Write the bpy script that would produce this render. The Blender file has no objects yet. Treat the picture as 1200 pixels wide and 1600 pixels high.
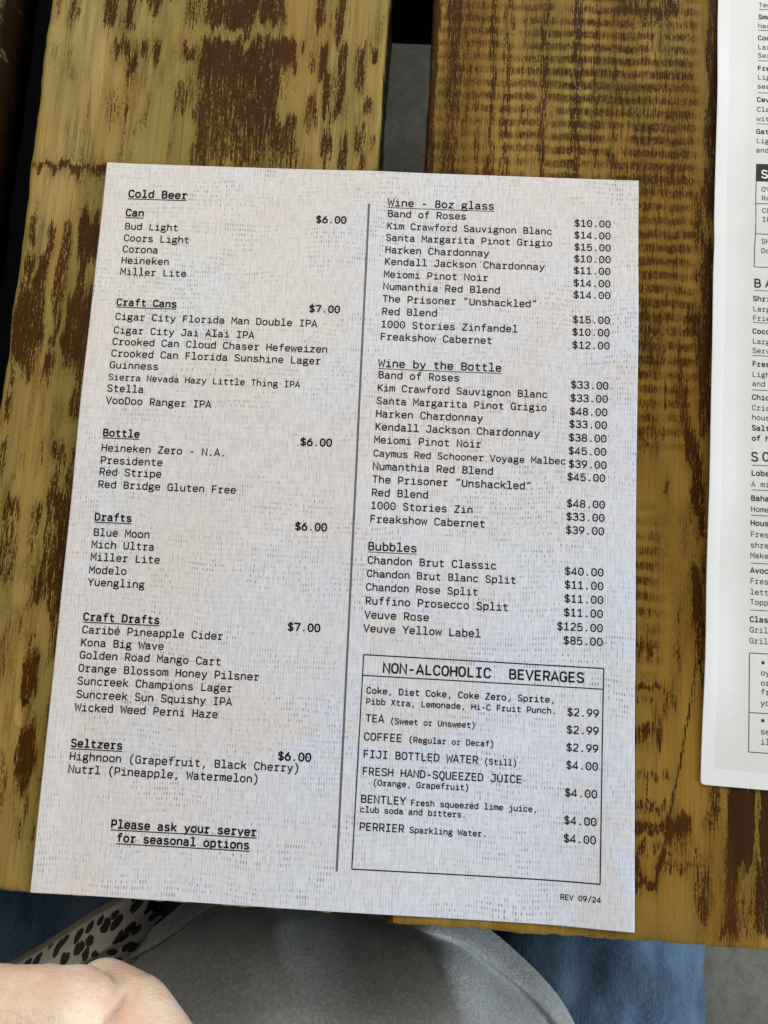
import bpy, bmesh, math, random
import numpy as np
from mathutils import Matrix, Vector

# ------------------------------------------------------------------ setup
S = bpy.context.scene
COL = S.collection
TZ = 0.75                                   # height of the table top above the floor
CAM_POS = (0.021227, -0.034976, 0.289037 + TZ)
CAM_ROT = Matrix(((0.99843961, -0.04729013, 0.02969821), (0.05077304, 0.99018104, -0.13024444), (-0.02324733, 0.13154907, 0.99103703)))

cam_data = bpy.data.cameras.new('camera')
cam_data.sensor_fit = 'HORIZONTAL'
cam_data.sensor_width = 36.0
cam_data.lens = 36.0
cam_data.clip_start = 0.01
cam_data.clip_end = 50.0
cam = bpy.data.objects.new('camera', cam_data)
COL.objects.link(cam)
cam.matrix_world = Matrix.Translation(CAM_POS) @ CAM_ROT.to_4x4()
S.camera = cam

S.view_settings.view_transform = 'Standard'
S.view_settings.look = 'None'
S.view_settings.exposure = 0.0
S.view_settings.gamma = 1.0
S.view_settings.use_curve_mapping = False

world = bpy.data.worlds.new('World')
S.world = world
world.use_nodes = True
bg = world.node_tree.nodes['Background']
bg.inputs['Color'].default_value = (0.80, 0.90, 1.0, 1)
bg.inputs['Strength'].default_value = 0.10


def area_lamp(name, loc, target, size, power, color):
    d = bpy.data.lights.new(name, 'AREA')
    d.shape = 'RECTANGLE'
    d.size, d.size_y = size
    d.energy = power
    d.color = color
    o = bpy.data.objects.new(name, d)
    COL.objects.link(o)
    o.location = loc
    o.rotation_euler = (Vector(target) - Vector(loc)).to_track_quat('-Z', 'Y').to_euler()
    return o


# a tall window beyond the far right of the table, a second one to the right, a soft lit ceiling
area_lamp('window_light', (0.8, 1.9, TZ + 1.3), (0, 0, TZ), (1.6, 1.3), 39, (0.93, 0.97, 1.0))
area_lamp('side_window_light', (1.5, -0.75, TZ + 0.42), (0.1, -0.2, TZ - 0.1), (0.9, 0.8), 36, (0.84, 0.92, 1.0))
area_lamp('ceiling_light', (-0.7, 1.1, TZ + 1.5), (0, 0, TZ), (1.2, 1.2), 22, (1.0, 0.92, 0.78))

# ------------------------------------------------------------------ helpers
def tag(o, label=None, cat=None, group=None, kind=None):
    if label: o['label'] = label
    if cat: o['category'] = cat
    if group: o['group'] = group
    if kind: o['kind'] = kind
    return o


def empty(name, loc=(0, 0, 0), rz=0.0):
    o = bpy.data.objects.new(name, None)
    COL.objects.link(o)
    o.location = loc
    o.rotation_euler = (0, 0, rz)
    o.empty_display_size = 0.05
    return o


def mesh_obj(name, verts, faces, mat, parent=None, smooth=False, attrs=None):
    me = bpy.data.meshes.new(name)
    me.from_pydata([tuple(map(float, v)) for v in verts], [], [tuple(int(i) for i in f) for f in faces])
    me.materials.append(mat)
    if smooth:
        me.polygons.foreach_set('use_smooth', [True] * len(me.polygons))
    for k, arr in (attrs or {}).items():
        a = me.attributes.new(k, 'FLOAT', 'POINT')
        a.data.foreach_set('value', np.asarray(arr, dtype=np.float32).ravel())
    me.update()
    o = bpy.data.objects.new(name, me)
    COL.objects.link(o)
    if parent is not None: o.parent = parent
    return o


def box_obj(name, lo, hi, mat, parent=None, bevel=0.0):
    bm = bmesh.new()
    bmesh.ops.create_cube(bm, size=1.0)
    for v in bm.verts:
        for i in range(3):
            v.co[i] = (lo[i] + hi[i]) / 2 + v.co[i] * (hi[i] - lo[i])
    if bevel:
        bmesh.ops.bevel(bm, geom=list(bm.edges), offset=bevel, segments=2, profile=0.5, affect='EDGES')
    me = bpy.data.meshes.new(name)
    bm.to_mesh(me)
    bm.free()
    me.materials.append(mat)
    o = bpy.data.objects.new(name, me)
    COL.objects.link(o)
    if parent is not None: o.parent = parent
    return o


def sstep(a, b, x):
    t = np.clip((x - a) / (b - a), 0, 1)
    return t * t * (3 - 2 * t)


def vnoise(x, y, seed=0):
    """smooth value noise on arrays, about -1..1"""
    xi, yi = np.floor(x).astype(np.int64), np.floor(y).astype(np.int64)
    fx, fy = x - xi, y - yi
    fx, fy = fx * fx * (3 - 2 * fx), fy * fy * (3 - 2 * fy)

    def h(a, b):
        n = (a * 374761393 + b * 668265263 + seed * 974711) & 0x7fffffff
        n = ((n ^ (n >> 13)) * 1274126177) & 0x7fffffff
        return ((n ^ (n >> 16)) & 0xffff) / 32767.5 - 1
    return (h(xi, yi) * (1 - fx) * (1 - fy) + h(xi + 1, yi) * fx * (1 - fy)
            + h(xi, yi + 1) * (1 - fx) * fy + h(xi + 1, yi + 1) * fx * fy)


class Nodes:
    """small helper around a material's node tree"""
    def __init__(self, name):
        self.mat = bpy.data.materials.new(name)
        self.mat.use_nodes = True
        self.t = self.mat.node_tree
        self.b = self.t.nodes['Principled BSDF']

    def n(self, kind, **kw):
        nd = self.t.nodes.new(kind)
        for k, v in kw.items(): setattr(nd, k, v)
        return nd

    def put(self, sock, v):
        if hasattr(v, 'is_output'): self.t.links.new(v, sock)
        else: sock.default_value = v

    def coord(self): return self.n('ShaderNodeTexCoord').outputs['Object']

    def scale(self, vec, s, off=(0, 0, 0)):
        m = self.n('ShaderNodeMapping')
        self.put(m.inputs['Vector'], vec)
        m.inputs['Scale'].default_value = s
        m.inputs['Location'].default_value = off
        return m.outputs[0]

    def noise(self, vec, scale=1.0, detail=3.0, rough=0.55, dist=0.0, out=0):
        m = self.n('ShaderNodeTexNoise')
        self.put(m.inputs['Vector'], vec)
        m.inputs['Scale'].default_value = scale
        m.inputs['Detail'].default_value = detail
        m.inputs['Roughness'].default_value = rough
        m.inputs['Distortion'].default_value = dist
        return m.outputs[out]

    def math(self, op, a, b=0.0, c=0.0, clamp=False):
        m = self.n('ShaderNodeMath', operation=op, use_clamp=clamp)
        self.put(m.inputs[0], a); self.put(m.inputs[1], b)
        if op in ('MULTIPLY_ADD', 'SMOOTH_MIN'): self.put(m.inputs[2], c)
        return m.outputs[0]

    def ss(self, a, b, x):
        m = self.n('ShaderNodeMapRange', interpolation_type='SMOOTHSTEP')
        self.put(m.inputs['Value'], x)
        m.inputs['From Min'].default_value = a
        m.inputs['From Max'].default_value = b
        return m.outputs[0]

    def mix(self, f, a, b, mode='MIX'):
        m = self.n('ShaderNodeMix', data_type='RGBA', blend_type=mode)
        self.put(m.inputs[0], f)
        for s, v in ((m.inputs[6], a), (m.inputs[7], b)):
            self.put(s, (*v, 1) if isinstance(v, tuple) and len(v) == 3 else v)
        return m.outputs[2]

    def attr(self, name): return self.n('ShaderNodeAttribute', attribute_name=name).outputs['Fac']

    def sep(self, vec):
        m = self.n('ShaderNodeSeparateXYZ'); self.put(m.inputs[0], vec)
        return m.outputs

    def comb(self, x, y, z=0.0):
        m = self.n('ShaderNodeCombineXYZ')
        for s, v in zip(m.inputs, (x, y, z)): self.put(s, v)
        return m.outputs[0]

    def bump(self, h, strength=0.3, dist=0.001):
        m = self.n('ShaderNodeBump')
        m.inputs['Strength'].default_value = strength
        m.inputs['Distance'].default_value = dist
        self.put(m.inputs['Height'], h)
        self.t.links.new(m.outputs[0], self.b.inputs['Normal'])

    def out(self, color=None, rough=None, spec=None):
        if color is not None: self.put(self.b.inputs['Base Color'], (*color, 1) if isinstance(color, tuple) and len(color) == 3 else color)
        if rough is not None: self.put(self.b.inputs['Roughness'], rough)
        if spec is not None: self.put(self.b.inputs['Specular IOR Level'], spec)
        return self.mat


# ------------------------------------------------------------------ materials
def mat_wood(name, light, tone, dark, off):
    m = Nodes(name)
    co = m.coord()
    st = m.attr('stain_shade')
    streak = m.noise(m.scale(co, (820, 50, 40), off), 1, 6, 0.68)
    fine = m.noise(m.scale(co, (2200, 620, 100), off), 1, 4, 0.65)
    thin = m.noise(m.scale(co, (1500, 22, 40), off), 1, 3, 0.5)
    cloud = m.noise(m.scale(co, (38, 13, 10), off), 1, 3, 0.5)
    ring = m.noise(m.scale(co, (230, 9, 10), off), 1, 3, 0.55, 0.4)
    amp = m.math('MULTIPLY_ADD', m.ss(0.0, 0.5, st), 0.66, 0.34)
    scr = m.noise(m.scale(co, (1900, 120, 100), off), 1, 4, 0.65)
    rag = m.math('ADD', m.math('MULTIPLY_ADD', streak, 1.7, -0.85), m.math('MULTIPLY_ADD', fine, 1.6, -0.80))
    rag = m.math('ADD', rag, m.math('MULTIPLY_ADD', scr, 1.9, -0.95))
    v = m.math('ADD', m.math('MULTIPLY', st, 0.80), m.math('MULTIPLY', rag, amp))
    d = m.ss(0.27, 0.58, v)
    bd = m.attr('band')
    bandf = m.math('MULTIPLY', bd, m.math('ADD', m.math('MULTIPLY_ADD', scr, 3.6, -1.45), m.math('MULTIPLY_ADD', fine, 3.0, -0.95)), 0, True)
    wash = m.ss(0.05, 0.75, v)                                  # thin brown glaze round the stains
    base = m.mix(m.ss(0.35, 0.65, cloud), light, tone)
    big = m.noise(m.scale(co, (22, 5, 10), off), 1, 3, 0.5, 0.3)
    base = m.mix(m.math('MULTIPLY', m.ss(0.50, 0.66, big), 0.55), base, tuple(c * k for c, k in zip(light, (0.55, 0.55, 0.42))))
    base = m.mix(m.math('MULTIPLY', m.ss(0.47, 0.34, big), 0.6), base, tuple(min(1, c * k) for c, k in zip(light, (1.50, 1.55, 2.0))))
    base = m.mix(m.math('MULTIPLY', m.ss(0.42, 0.66, ring), 0.55), base, tuple(c * 0.62 for c in light))
    base = m.mix(m.math('MULTIPLY', m.ss(0.585, 0.66, thin), 0.75), base, tuple(c * 0.45 for c in light))
    base = m.mix(m.math('MULTIPLY', m.ss(0.35, 0.7, fine), 0.22), base, tuple(c * 0.55 for c in light))
    base = m.mix(m.math('MULTIPLY', wash, 0.5), base, (0.105, 0.048, 0.007))
    base = m.mix(bandf, base, (0.070, 0.031, 0.004))
    dk = m.mix(m.ss(0.4, 0.7, cloud), dark, tuple(c * 1.5 for c in dark))
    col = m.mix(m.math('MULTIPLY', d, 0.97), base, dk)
    m.bump(m.math('ADD', m.math('MULTIPLY', streak, 0.6), m.math('MULTIPLY', fine, 0.4)), 0.28, 0.0008)
    m.b.inputs['Coat Weight'].default_value = 0.0
    m.b.inputs['Coat Roughness'].default_value = 0.22
    return m.out(col, m.math('MULTIPLY_ADD', fine, 0.30, 0.32), 0.045)


def mat_plain(name, color, rough=0.6, nscale=60, amt=0.35, bump=0.2, spec=0.4):
    m = Nodes(name)
    co = m.coord()
    n = m.noise(co, nscale, 5, 0.6)
    n2 = m.noise(co, nscale * 6, 3, 0.6)
    c = m.mix(m.math('MULTIPLY', m.ss(0.3, 0.7, n), amt), color, tuple(v * 0.5 for v in color))
    m.bump(m.math('ADD', n, n2), bump, 0.002)
    return m.out(c, rough, spec)


def mat_floor():
    m = Nodes('stained_concrete')
    co = m.coord()
    a = m.noise(co, 7, 6, 0.65)
    b = m.noise(co, 60, 4, 0.6)
    c = m.mix(m.ss(0.35, 0.65, a), (0.050, 0.047, 0.031), (0.092, 0.084, 0.058))
    c = m.mix(m.math('MULTIPLY', m.ss(0.45, 0.62, b), 0.6), c, (0.040, 0.037, 0.027))
    g = m.noise(co, 260, 4, 0.7)
    c = m.mix(m.math('MULTIPLY', m.ss(0.52, 0.68, g), 0.45), c, (0.17, 0.155, 0.115))
    m.bump(b, 0.15, 0.002)
    return m.out(c, 0.55, 0.4)


def mat_linen():
    """off-white sheet printed all over with a photograph of coarse linen"""
    m = Nodes('linen_printed_paper')
    co = m.coord()
    wn = m.noise(co, 22, 2, 0.5, 0, 1)
    w = m.sep(wn)
    x, y, z = m.sep(co)
    xw = m.math('MULTIPLY_ADD', w[0], 0.0035, x)
    yw = m.math('MULTIPLY_ADD', w[1], 0.009, y)
    fx = m.math('MULTIPLY', xw, 1 / 0.00098)
    fy = m.math('MULTIPLY', yw, 1 / 0.0020)
    cell = m.comb(m.math('FLOOR', fx), m.math('FLOOR', fy))
    wh = m.n('ShaderNodeTexWhiteNoise', noise_dimensions='2D')
    m.put(wh.inputs['Vector'], cell)
    rnd = wh.outputs['Value']
    tx = m.ss(0.36, 0.12, m.math('ABSOLUTE', m.math('SUBTRACT', m.math('FRACT', fx), 0.5)))
    ty = m.ss(0.36, 0.10, m.math('ABSOLUTE', m.math('SUBTRACT', m.math('FRACT', fy), 0.5)))
    patch = m.noise(m.scale(co, (75, 120, 1)), 1, 3, 0.6)
    patch2 = m.noise(m.scale(co, (24, 30, 1), (7, 3, 0)), 1, 2, 0.5)
    pm = m.ss(0.46, 0.68, m.math('ADD', m.math('MULTIPLY', patch, 0.65), m.math('MULTIPLY', patch2, 0.4)))
    tick = m.math('MULTIPLY', m.math('MULTIPLY', tx, ty), m.math('MULTIPLY', m.ss(0.15, 0.95, rnd), m.math('MULTIPLY_ADD', pm, 0.9, 0.16)))
    thr = m.math('MULTIPLY', m.ss(0.5, 0.15, m.math('ABSOLUTE', m.math('SUBTRACT', m.math('FRACT', m.math('MULTIPLY', fx, 1.0)), 0.5))), m.ss(0.38, 0.68, m.noise(m.scale(co, (1000, 170, 1)), 1, 3, 0.65)))
    row = m.noise(m.scale(m.comb(xw, yw), (170, 900, 1)), 1, 3, 0.6)
    col_n = m.noise(co, 11, 2, 0.45, 0.8)
    col_n2 = m.noise(m.scale(co, (1, 1, 1), (3.3, 8.1, 0)), 15, 3, 0.5, 0.6)
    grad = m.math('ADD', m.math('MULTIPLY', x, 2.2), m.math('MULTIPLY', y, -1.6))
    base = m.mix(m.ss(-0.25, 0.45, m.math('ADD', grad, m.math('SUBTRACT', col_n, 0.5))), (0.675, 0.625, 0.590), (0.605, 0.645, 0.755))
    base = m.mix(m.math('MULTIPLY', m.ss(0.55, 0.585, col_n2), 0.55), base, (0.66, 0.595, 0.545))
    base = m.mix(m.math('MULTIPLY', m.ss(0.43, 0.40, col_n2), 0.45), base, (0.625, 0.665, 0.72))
    base = m.mix(m.math('MULTIPLY', thr, 0.60), base, (0.40, 0.39, 0.39))
    base = m.mix(m.math('MULTIPLY', m.ss(0.46, 0.72, row), 0.22), base, (0.42, 0.41, 0.41))
    base = m.mix(m.math('MULTIPLY', tick, 0.85, 0, True), base, (0.155, 0.145, 0.145))
    m.bump(m.noise(co, 900, 2, 0.5), 0.06, 0.0003)
    return m.out(base, 0.5, 0.35)


def mat_food_paper():
    """white sheet with a pale grey printed panel inside its border"""
    m = Nodes('bordered_menu_paper')
    co = m.coord()
    x, y, z = m.sep(co)
    nz = m.noise(co, 1400, 3, 0.6)
    cl = m.noise(co, 25, 3, 0.5)
    inside = m.math('MULTIPLY', m.ss(0.0047, 0.0050, x), m.ss(0.0057, 0.0060, y))
    panel = m.mix(m.ss(0.3, 0.7, cl), (0.635, 0.625, 0.60), (0.675, 0.665, 0.64))
    panel = m.mix(m.math('MULTIPLY', m.ss(0.45, 0.72, nz), 0.28), panel, (0.48, 0.46, 0.43))
    c = m.mix(inside, (0.70, 0.695, 0.685), panel)
    return m.out(c, 0.42, 0.4)


def mat_denim():
    m = Nodes('blue_denim')
    co = m.coord()
    x, y, z = m.sep(co)
    rot = m.n('ShaderNodeMapping'); m.put(rot.inputs['Vector'], co)
    rot.inputs['Rotation'].default_value = (0, 0, 0.6); rot.inputs['Scale'].default_value = (1000, 380, 700)
    n = m.noise(rot.outputs[0], 1, 4, 0.7)
    f = m.noise(m.scale(co, (34, 16, 20)), 1, 6, 0.65, 0.6)
    c = m.mix(m.ss(0.36, 0.70, f), (0.034, 0.062, 0.105), (0.090, 0.150, 0.220))
    c = m.mix(m.math('MULTIPLY', m.ss(0.45, 0.7, n), 0.40), c, (0.15, 0.22, 0.30))
    m.bump(n, 0.4, 0.0012)
    return m.out(c, 0.85, 0.15)


def mat_shirt():
    m = Nodes('heather_grey_knit')
    co = m.coord()
    n = m.noise(m.scale(co, (520, 380, 520)), 1, 4, 0.7)
    k = m.noise(co, 1300, 2, 0.5)
    f = m.noise(co, 16, 3, 0.5)
    c = m.mix(m.ss(0.3, 0.7, f), (0.285, 0.300, 0.295), (0.36, 0.38, 0.37))
    c = m.mix(m.math('MULTIPLY', m.ss(0.48, 0.66, n), 0.6), c, (0.46, 0.47, 0.46))
    c = m.mix(m.math('MULTIPLY', m.ss(0.5, 0.3, n), 0.4), c, (0.16, 0.16, 0.17))
    m.bump(m.math('ADD', n, k), 0.35, 0.001)
    m.b.inputs['Sheen Weight'].default_value = 0.10
    return m.out(c, 0.9, 0.12)


def mat_leopard():
    m = Nodes('leopard_spotted_fabric')
    uv = m.n('ShaderNodeUVMap').outputs[0]
    wob = m.noise(uv, 260, 2, 0.5, 0, 1)
    vm = m.n('ShaderNodeVectorMath', operation='MULTIPLY_ADD')
    m.put(vm.inputs[0], wob); vm.inputs[1].default_value = (0.0034,) * 3; m.put(vm.inputs[2], uv)
    vo = m.n('ShaderNodeTexVoronoi', feature='F1', voronoi_dimensions='2D')
    m.put(vo.inputs['Vector'], vm.outputs[0])
    vo.inputs['Scale'].default_value = 160
    vo.inputs['Randomness'].default_value = 0.75
    size = m.n('ShaderNodeSeparateColor'); m.put(size.inputs[0], vo.outputs['Color'])
    th = m.math('MULTIPLY_ADD', size.outputs[0], 0.20, 0.24)
    spot = m.ss(0.03, -0.03, m.math('SUBTRACT', vo.outputs['Distance'], th))
    n = m.noise(uv, 1600, 3, 0.6)
    base = m.mix(m.ss(0.35, 0.7, n), (0.60, 0.56, 0.50), (0.48, 0.44, 0.38))
    su = m.sep(uv)
    edge = m.ss(0.0140, 0.0160, m.math('ABSOLUTE', m.math('SUBTRACT', su[1], 0.018)))
    base = m.mix(edge, base, (0.20, 0.17, 0.12))
    spot = m.math('MULTIPLY', spot, m.math('SUBTRACT', 1.0, edge))
    c = m.mix(spot, base, (0.045, 0.038, 0.034))
    m.bump(n, 0.3, 0.0008)
    return m.out(c, 0.85, 0.15)


def mat_skin():
    m = Nodes('pale_skin')
    co = m.coord()
    a = m.noise(co, 75, 5, 0.6)
    p = m.noise(co, 520, 3, 0.6)
    vo = m.n('ShaderNodeTexVoronoi', feature='DISTANCE_TO_EDGE')
    m.put(vo.inputs['Vector'], co); vo.inputs['Scale'].default_value = 700
    c = m.mix(m.ss(0.35, 0.68, a), (0.77, 0.61, 0.47), (0.73, 0.49, 0.37))
    c = m.mix(m.math('MULTIPLY', m.ss(0.5, 0.75, p), 0.22), c, (0.55, 0.28, 0.20))
    wr = m.noise(m.scale(co, (150, 620, 300)), 1, 4, 0.6, 0.5)
    m.bump(m.math('ADD', m.math('ADD', m.math('MULTIPLY', m.math('MINIMUM', vo.outputs[0], 0.14), 3.0), m.math('MULTIPLY', p, 0.8)), m.math('MULTIPLY', wr, 1.8)), 0.36, 0.0008)
    m.b.inputs['Subsurface Weight'].default_value = 0.12
    m.b.inputs['Subsurface Radius'].default_value = (0.006, 0.0025, 0.0012)
    return m.out(c, 0.48, 0.4)


M_WIDE = mat_wood('stained_pine_board', (0.300, 0.220, 0.066), (0.325, 0.205, 0.050), (0.036, 0.0130, 0.0018), (0, 0, 0))
M_KNOT = mat_wood('banded_pine_board', (0.265, 0.172, 0.036), (0.262, 0.136, 0.018), (0.034, 0.0125, 0.002), (31, 17, 5))
M_EDGE = mat_wood('other_pine_board', (0.35, 0.27, 0.10), (0.36, 0.26, 0.08), (0.05, 0.024, 0.010), (53, 71, 9))
M_STEEL = mat_plain('black_painted_steel', (0.004, 0.004, 0.004), 0.75, 40, 0.4, 0.15, 0.08)
M_FLOOR = mat_floor()
M_LINEN = mat_linen()
M_FOOD = mat_food_paper()
M_DENIM = mat_denim()
M_SHIRT = mat_shirt()
M_LEO = mat_leopard()
M_SKIN = mat_skin()
M_HAIR = mat_plain('brown_hair', (0.06, 0.035, 0.02), 0.5, 200, 0.5, 0.5)
M_INK = Nodes('black_printing_ink').out((0.008, 0.008, 0.009), 0.6, 0.12)
M_RULE = Nodes('grey_printing_ink').out((0.115, 0.11, 0.115), 0.55, 0.3)
M_SOFTINK = Nodes('dark_grey_printing_ink').out((0.030, 0.029, 0.028), 0.6, 0.15)
M_PAPERWHITE = Nodes('unprinted_paper_white').out((0.78, 0.77, 0.75), 0.45, 0.4)

# ------------------------------------------------------------------ stroke lettering (monospaced slab letters, 600 units wide)
GL = {
 'a': 'M 105 400 Q 150 486 285 486 Q 442 486 442 330 L 442 110 Q 442 38 500 38 L 545 38|M 442 285 L 290 285 Q 100 285 100 155 Q 100 28 250 28 Q 400 28 442 150',
 'b': 'M 120 740 L 120 0|M 120 330 Q 165 486 315 486 Q 502 486 502 258 Q 502 30 315 30 Q 165 30 120 186',
 'c': 'M 495 380 Q 440 486 315 486 Q 108 486 108 258 Q 108 30 315 30 Q 440 30 500 140',
 'd': 'M 480 740 L 480 0|M 480 330 Q 435 486 285 486 Q 98 486 98 258 Q 98 30 285 30 Q 435 30 480 186',
 'e': 'M 110 262 L 490 262 Q 500 486 303 486 Q 103 486 103 258 Q 103 30 312 30 Q 430 30 488 125',
 'f': 'M 525 705 L 400 705 Q 280 705 280 590 L 280 0|M 95 478 L 495 478',
 'g': 'E 268 335 152 150 0 360|M 395 440 Q 430 500 545 496|M 170 228 Q 110 195 110 145 Q 110 82 210 80 L 370 78 Q 510 76 510 -45 Q 510 -165 295 -165 Q 85 -165 85 -50 Q 85 40 190 78',
 'h': 'M 115 740 L 115 0|M 115 330 Q 160 486 305 486 Q 485 486 485 300 L 485 0',
 'i': 'M 115 478 L 320 478 L 320 38|M 85 38 L 535 38|D 308 690 56',
 'j': 'M 150 478 L 395 478 L 395 -40 Q 395 -162 270 -162 L 95 -162|D 385 690 56',
 'k': 'M 125 740 L 125 0|M 500 510 L 140 225|M 255 305 L 520 5',
 'l': 'M 100 702 L 310 702 L 310 38|M 75 38 L 545 38',
 'm': 'M 72 516 L 72 0|M 72 380 Q 95 486 190 486 Q 300 486 300 360 L 300 0|M 300 380 Q 325 486 420 486 Q 528 486 528 360 L 528 0',
 'n': 'M 115 516 L 115 0|M 115 330 Q 160 486 305 486 Q 485 486 485 300 L 485 0',
 'o': 'E 300 258 200 228 0 360',
 'p': 'M 120 516 L 120 -190|M 120 330 Q 165 486 315 486 Q 502 486 502 258 Q 502 30 315 30 Q 165 30 120 186',
 'q': 'M 480 516 L 480 -190|M 480 330 Q 435 486 285 486 Q 98 486 98 258 Q 98 30 285 30 Q 435 30 480 186',
 'r': 'M 90 478 L 240 478 L 240 38|M 85 38 L 430 38|M 240 290 Q 285 478 420 478 L 530 478',
 's': 'M 475 395 Q 420 488 300 488 Q 132 488 132 370 Q 132 285 300 262 Q 485 235 485 142 Q 485 28 295 28 Q 150 28 102 130',
 't': 'M 250 655 L 250 150 Q 250 38 355 38 L 510 38|M 85 478 L 500 478',
 'u': 'M 115 516 L 115 216 Q 115 30 290 30 Q 435 30 485 186|M 485 516 L 485 0',
 'v': 'M 80 516 L 300 15 L 520 516', 'w': 'M 42 516 L 158 15 L 300 430 L 442 15 L 558 516',
 'x': 'M 88 516 L 512 0|M 508 516 L 84 0',
 'y': 'M 80 516 L 305 20|M 525 516 L 305 20 L 240 -115 Q 215 -162 150 -162 L 85 -162',
 'z': 'M 110 478 L 480 478 L 115 38 L 500 38',
 'A': 'M 52 0 L 300 685 L 548 0|M 140 210 L 460 210',
 'B': 'M 115 38 L 115 660 L 320 660 Q 475 660 475 510 Q 475 362 320 362 L 115 362|M 320 362 Q 508 362 508 200 Q 508 38 320 38 L 115 38',
 'C': 'M 518 500 Q 460 670 325 670 Q 88 670 88 349 Q 88 28 325 28 Q 460 28 522 190',
 'D': 'M 105 38 L 105 660 L 265 660 Q 508 660 508 349 Q 508 38 265 38 L 105 38',
 'E': 'M 500 660 L 120 660 L 120 38 L 508 38|M 120 355 L 475 355', 'F': 'M 508 660 L 130 660 L 130 0|M 130 345 L 475 345',
 'G': 'M 512 510 Q 455 670 320 670 Q 85 670 85 349 Q 85 28 310 28 Q 470 28 500 200 L 500 335 L 335 335|M 500 200 L 500 0',
 'H': 'M 95 698 L 95 0|M 505 698 L 505 0|M 95 355 L 505 355', 'I': 'M 100 660 L 500 660|M 300 660 L 300 38|M 100 38 L 500 38',
 'J': 'M 180 660 L 465 660 L 465 220 Q 465 28 285 28 Q 110 28 85 195',
 'K': 'M 110 698 L 110 0|M 522 700 L 125 285|M 240 400 L 535 0', 'L': 'M 145 698 L 145 38 L 520 38',
 'M': 'M 80 0 L 80 690 L 300 270 L 520 690 L 520 0', 'N': 'M 95 0 L 95 690 L 505 10 L 505 698',
 'O': 'E 300 349 217 321 0 360', 'P': 'M 115 0 L 115 660 L 310 660 Q 505 660 505 475 Q 505 290 310 290 L 115 290',
 'Q': 'E 300 349 217 321 0 360|M 310 30 L 310 -110 L 500 -110',
 'R': 'M 115 0 L 115 660 L 310 660 Q 500 660 500 485 Q 500 310 310 310 L 115 310|M 315 310 L 518 0',
 'S': 'M 495 540 Q 430 672 300 672 Q 108 672 108 520 Q 108 395 300 350 Q 505 310 505 175 Q 505 26 300 26 Q 150 26 82 165',
 'T': 'M 55 660 L 545 660|M 300 660 L 300 0', 'U': 'M 95 698 L 95 240 Q 95 28 300 28 Q 505 28 505 240 L 505 698',
 'V': 'M 52 698 L 300 15 L 548 698', 'W': 'M 35 698 L 145 15 L 300 520 L 455 15 L 565 698', 'X': 'M 75 698 L 525 0|M 520 698 L 70 0',
 'Y': 'M 48 698 L 300 310 L 552 698|M 300 310 L 300 0', 'Z': 'M 95 660 L 490 660 L 95 38 L 510 38',
 '0': 'E 300 349 205 321 0 360|D 300 349 58', '1': 'M 105 545 L 310 662 L 310 38|M 90 38 L 520 38',
 '2': 'M 105 530 Q 160 672 300 672 Q 482 672 482 510 Q 482 400 370 310 L 115 85 L 115 38 L 510 38',
 '3': 'M 95 560 Q 150 672 290 672 Q 470 672 470 515 Q 470 365 290 365 L 220 365|M 290 365 Q 495 365 495 195 Q 495 26 290 26 Q 130 26 75 160',
 '4': 'M 400 0 L 400 660 L 75 205 L 75 165 L 535 165',
 '5': 'M 480 660 L 140 660 L 115 330 Q 180 430 300 430 Q 500 430 500 230 Q 500 26 290 26 Q 140 26 85 135',
 '6': 'M 420 690 Q 100 420 100 225 Q 100 26 300 26 Q 502 26 502 222 Q 502 415 300 415 Q 150 415 115 290',
 '7': 'M 85 600 L 85 660 L 505 660 L 505 620 L 245 0',
 '8': 'E 300 515 175 155 0 360|E 300 190 205 165 0 360',
 '9': 'M 180 8 Q 500 280 500 475 Q 500 672 300 672 Q 98 672 98 478 Q 98 283 300 283 Q 450 283 485 410',
 '$': 'M 490 520 Q 430 640 300 640 Q 112 640 112 500 Q 112 385 300 345 Q 500 305 500 180 Q 500 50 300 50 Q 150 50 82 170|M 305 780 L 305 -90',
 '.': 'D 300 62 84', ',': 'M 330 125 L 325 20 L 225 -140', '-': 'M 150 290 L 450 290', '/': 'M 480 780 L 120 -100',
 '(': 'M 440 790 Q 215 560 215 300 Q 215 40 440 -190', ')': 'M 160 790 Q 385 560 385 300 Q 385 40 160 -190',
 '“': 'M 255 745 L 180 620 L 180 530|M 440 745 L 365 620 L 365 530', '”': 'M 235 745 L 235 660 L 160 525|M 420 745 L 420 660 L 345 525',
 '*': 'M 300 680 L 300 250|M 110 575 L 490 355|M 490 575 L 110 355',
}
GL['é'] = GL['e'] + '|M 270 590 L 390 740'


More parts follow.
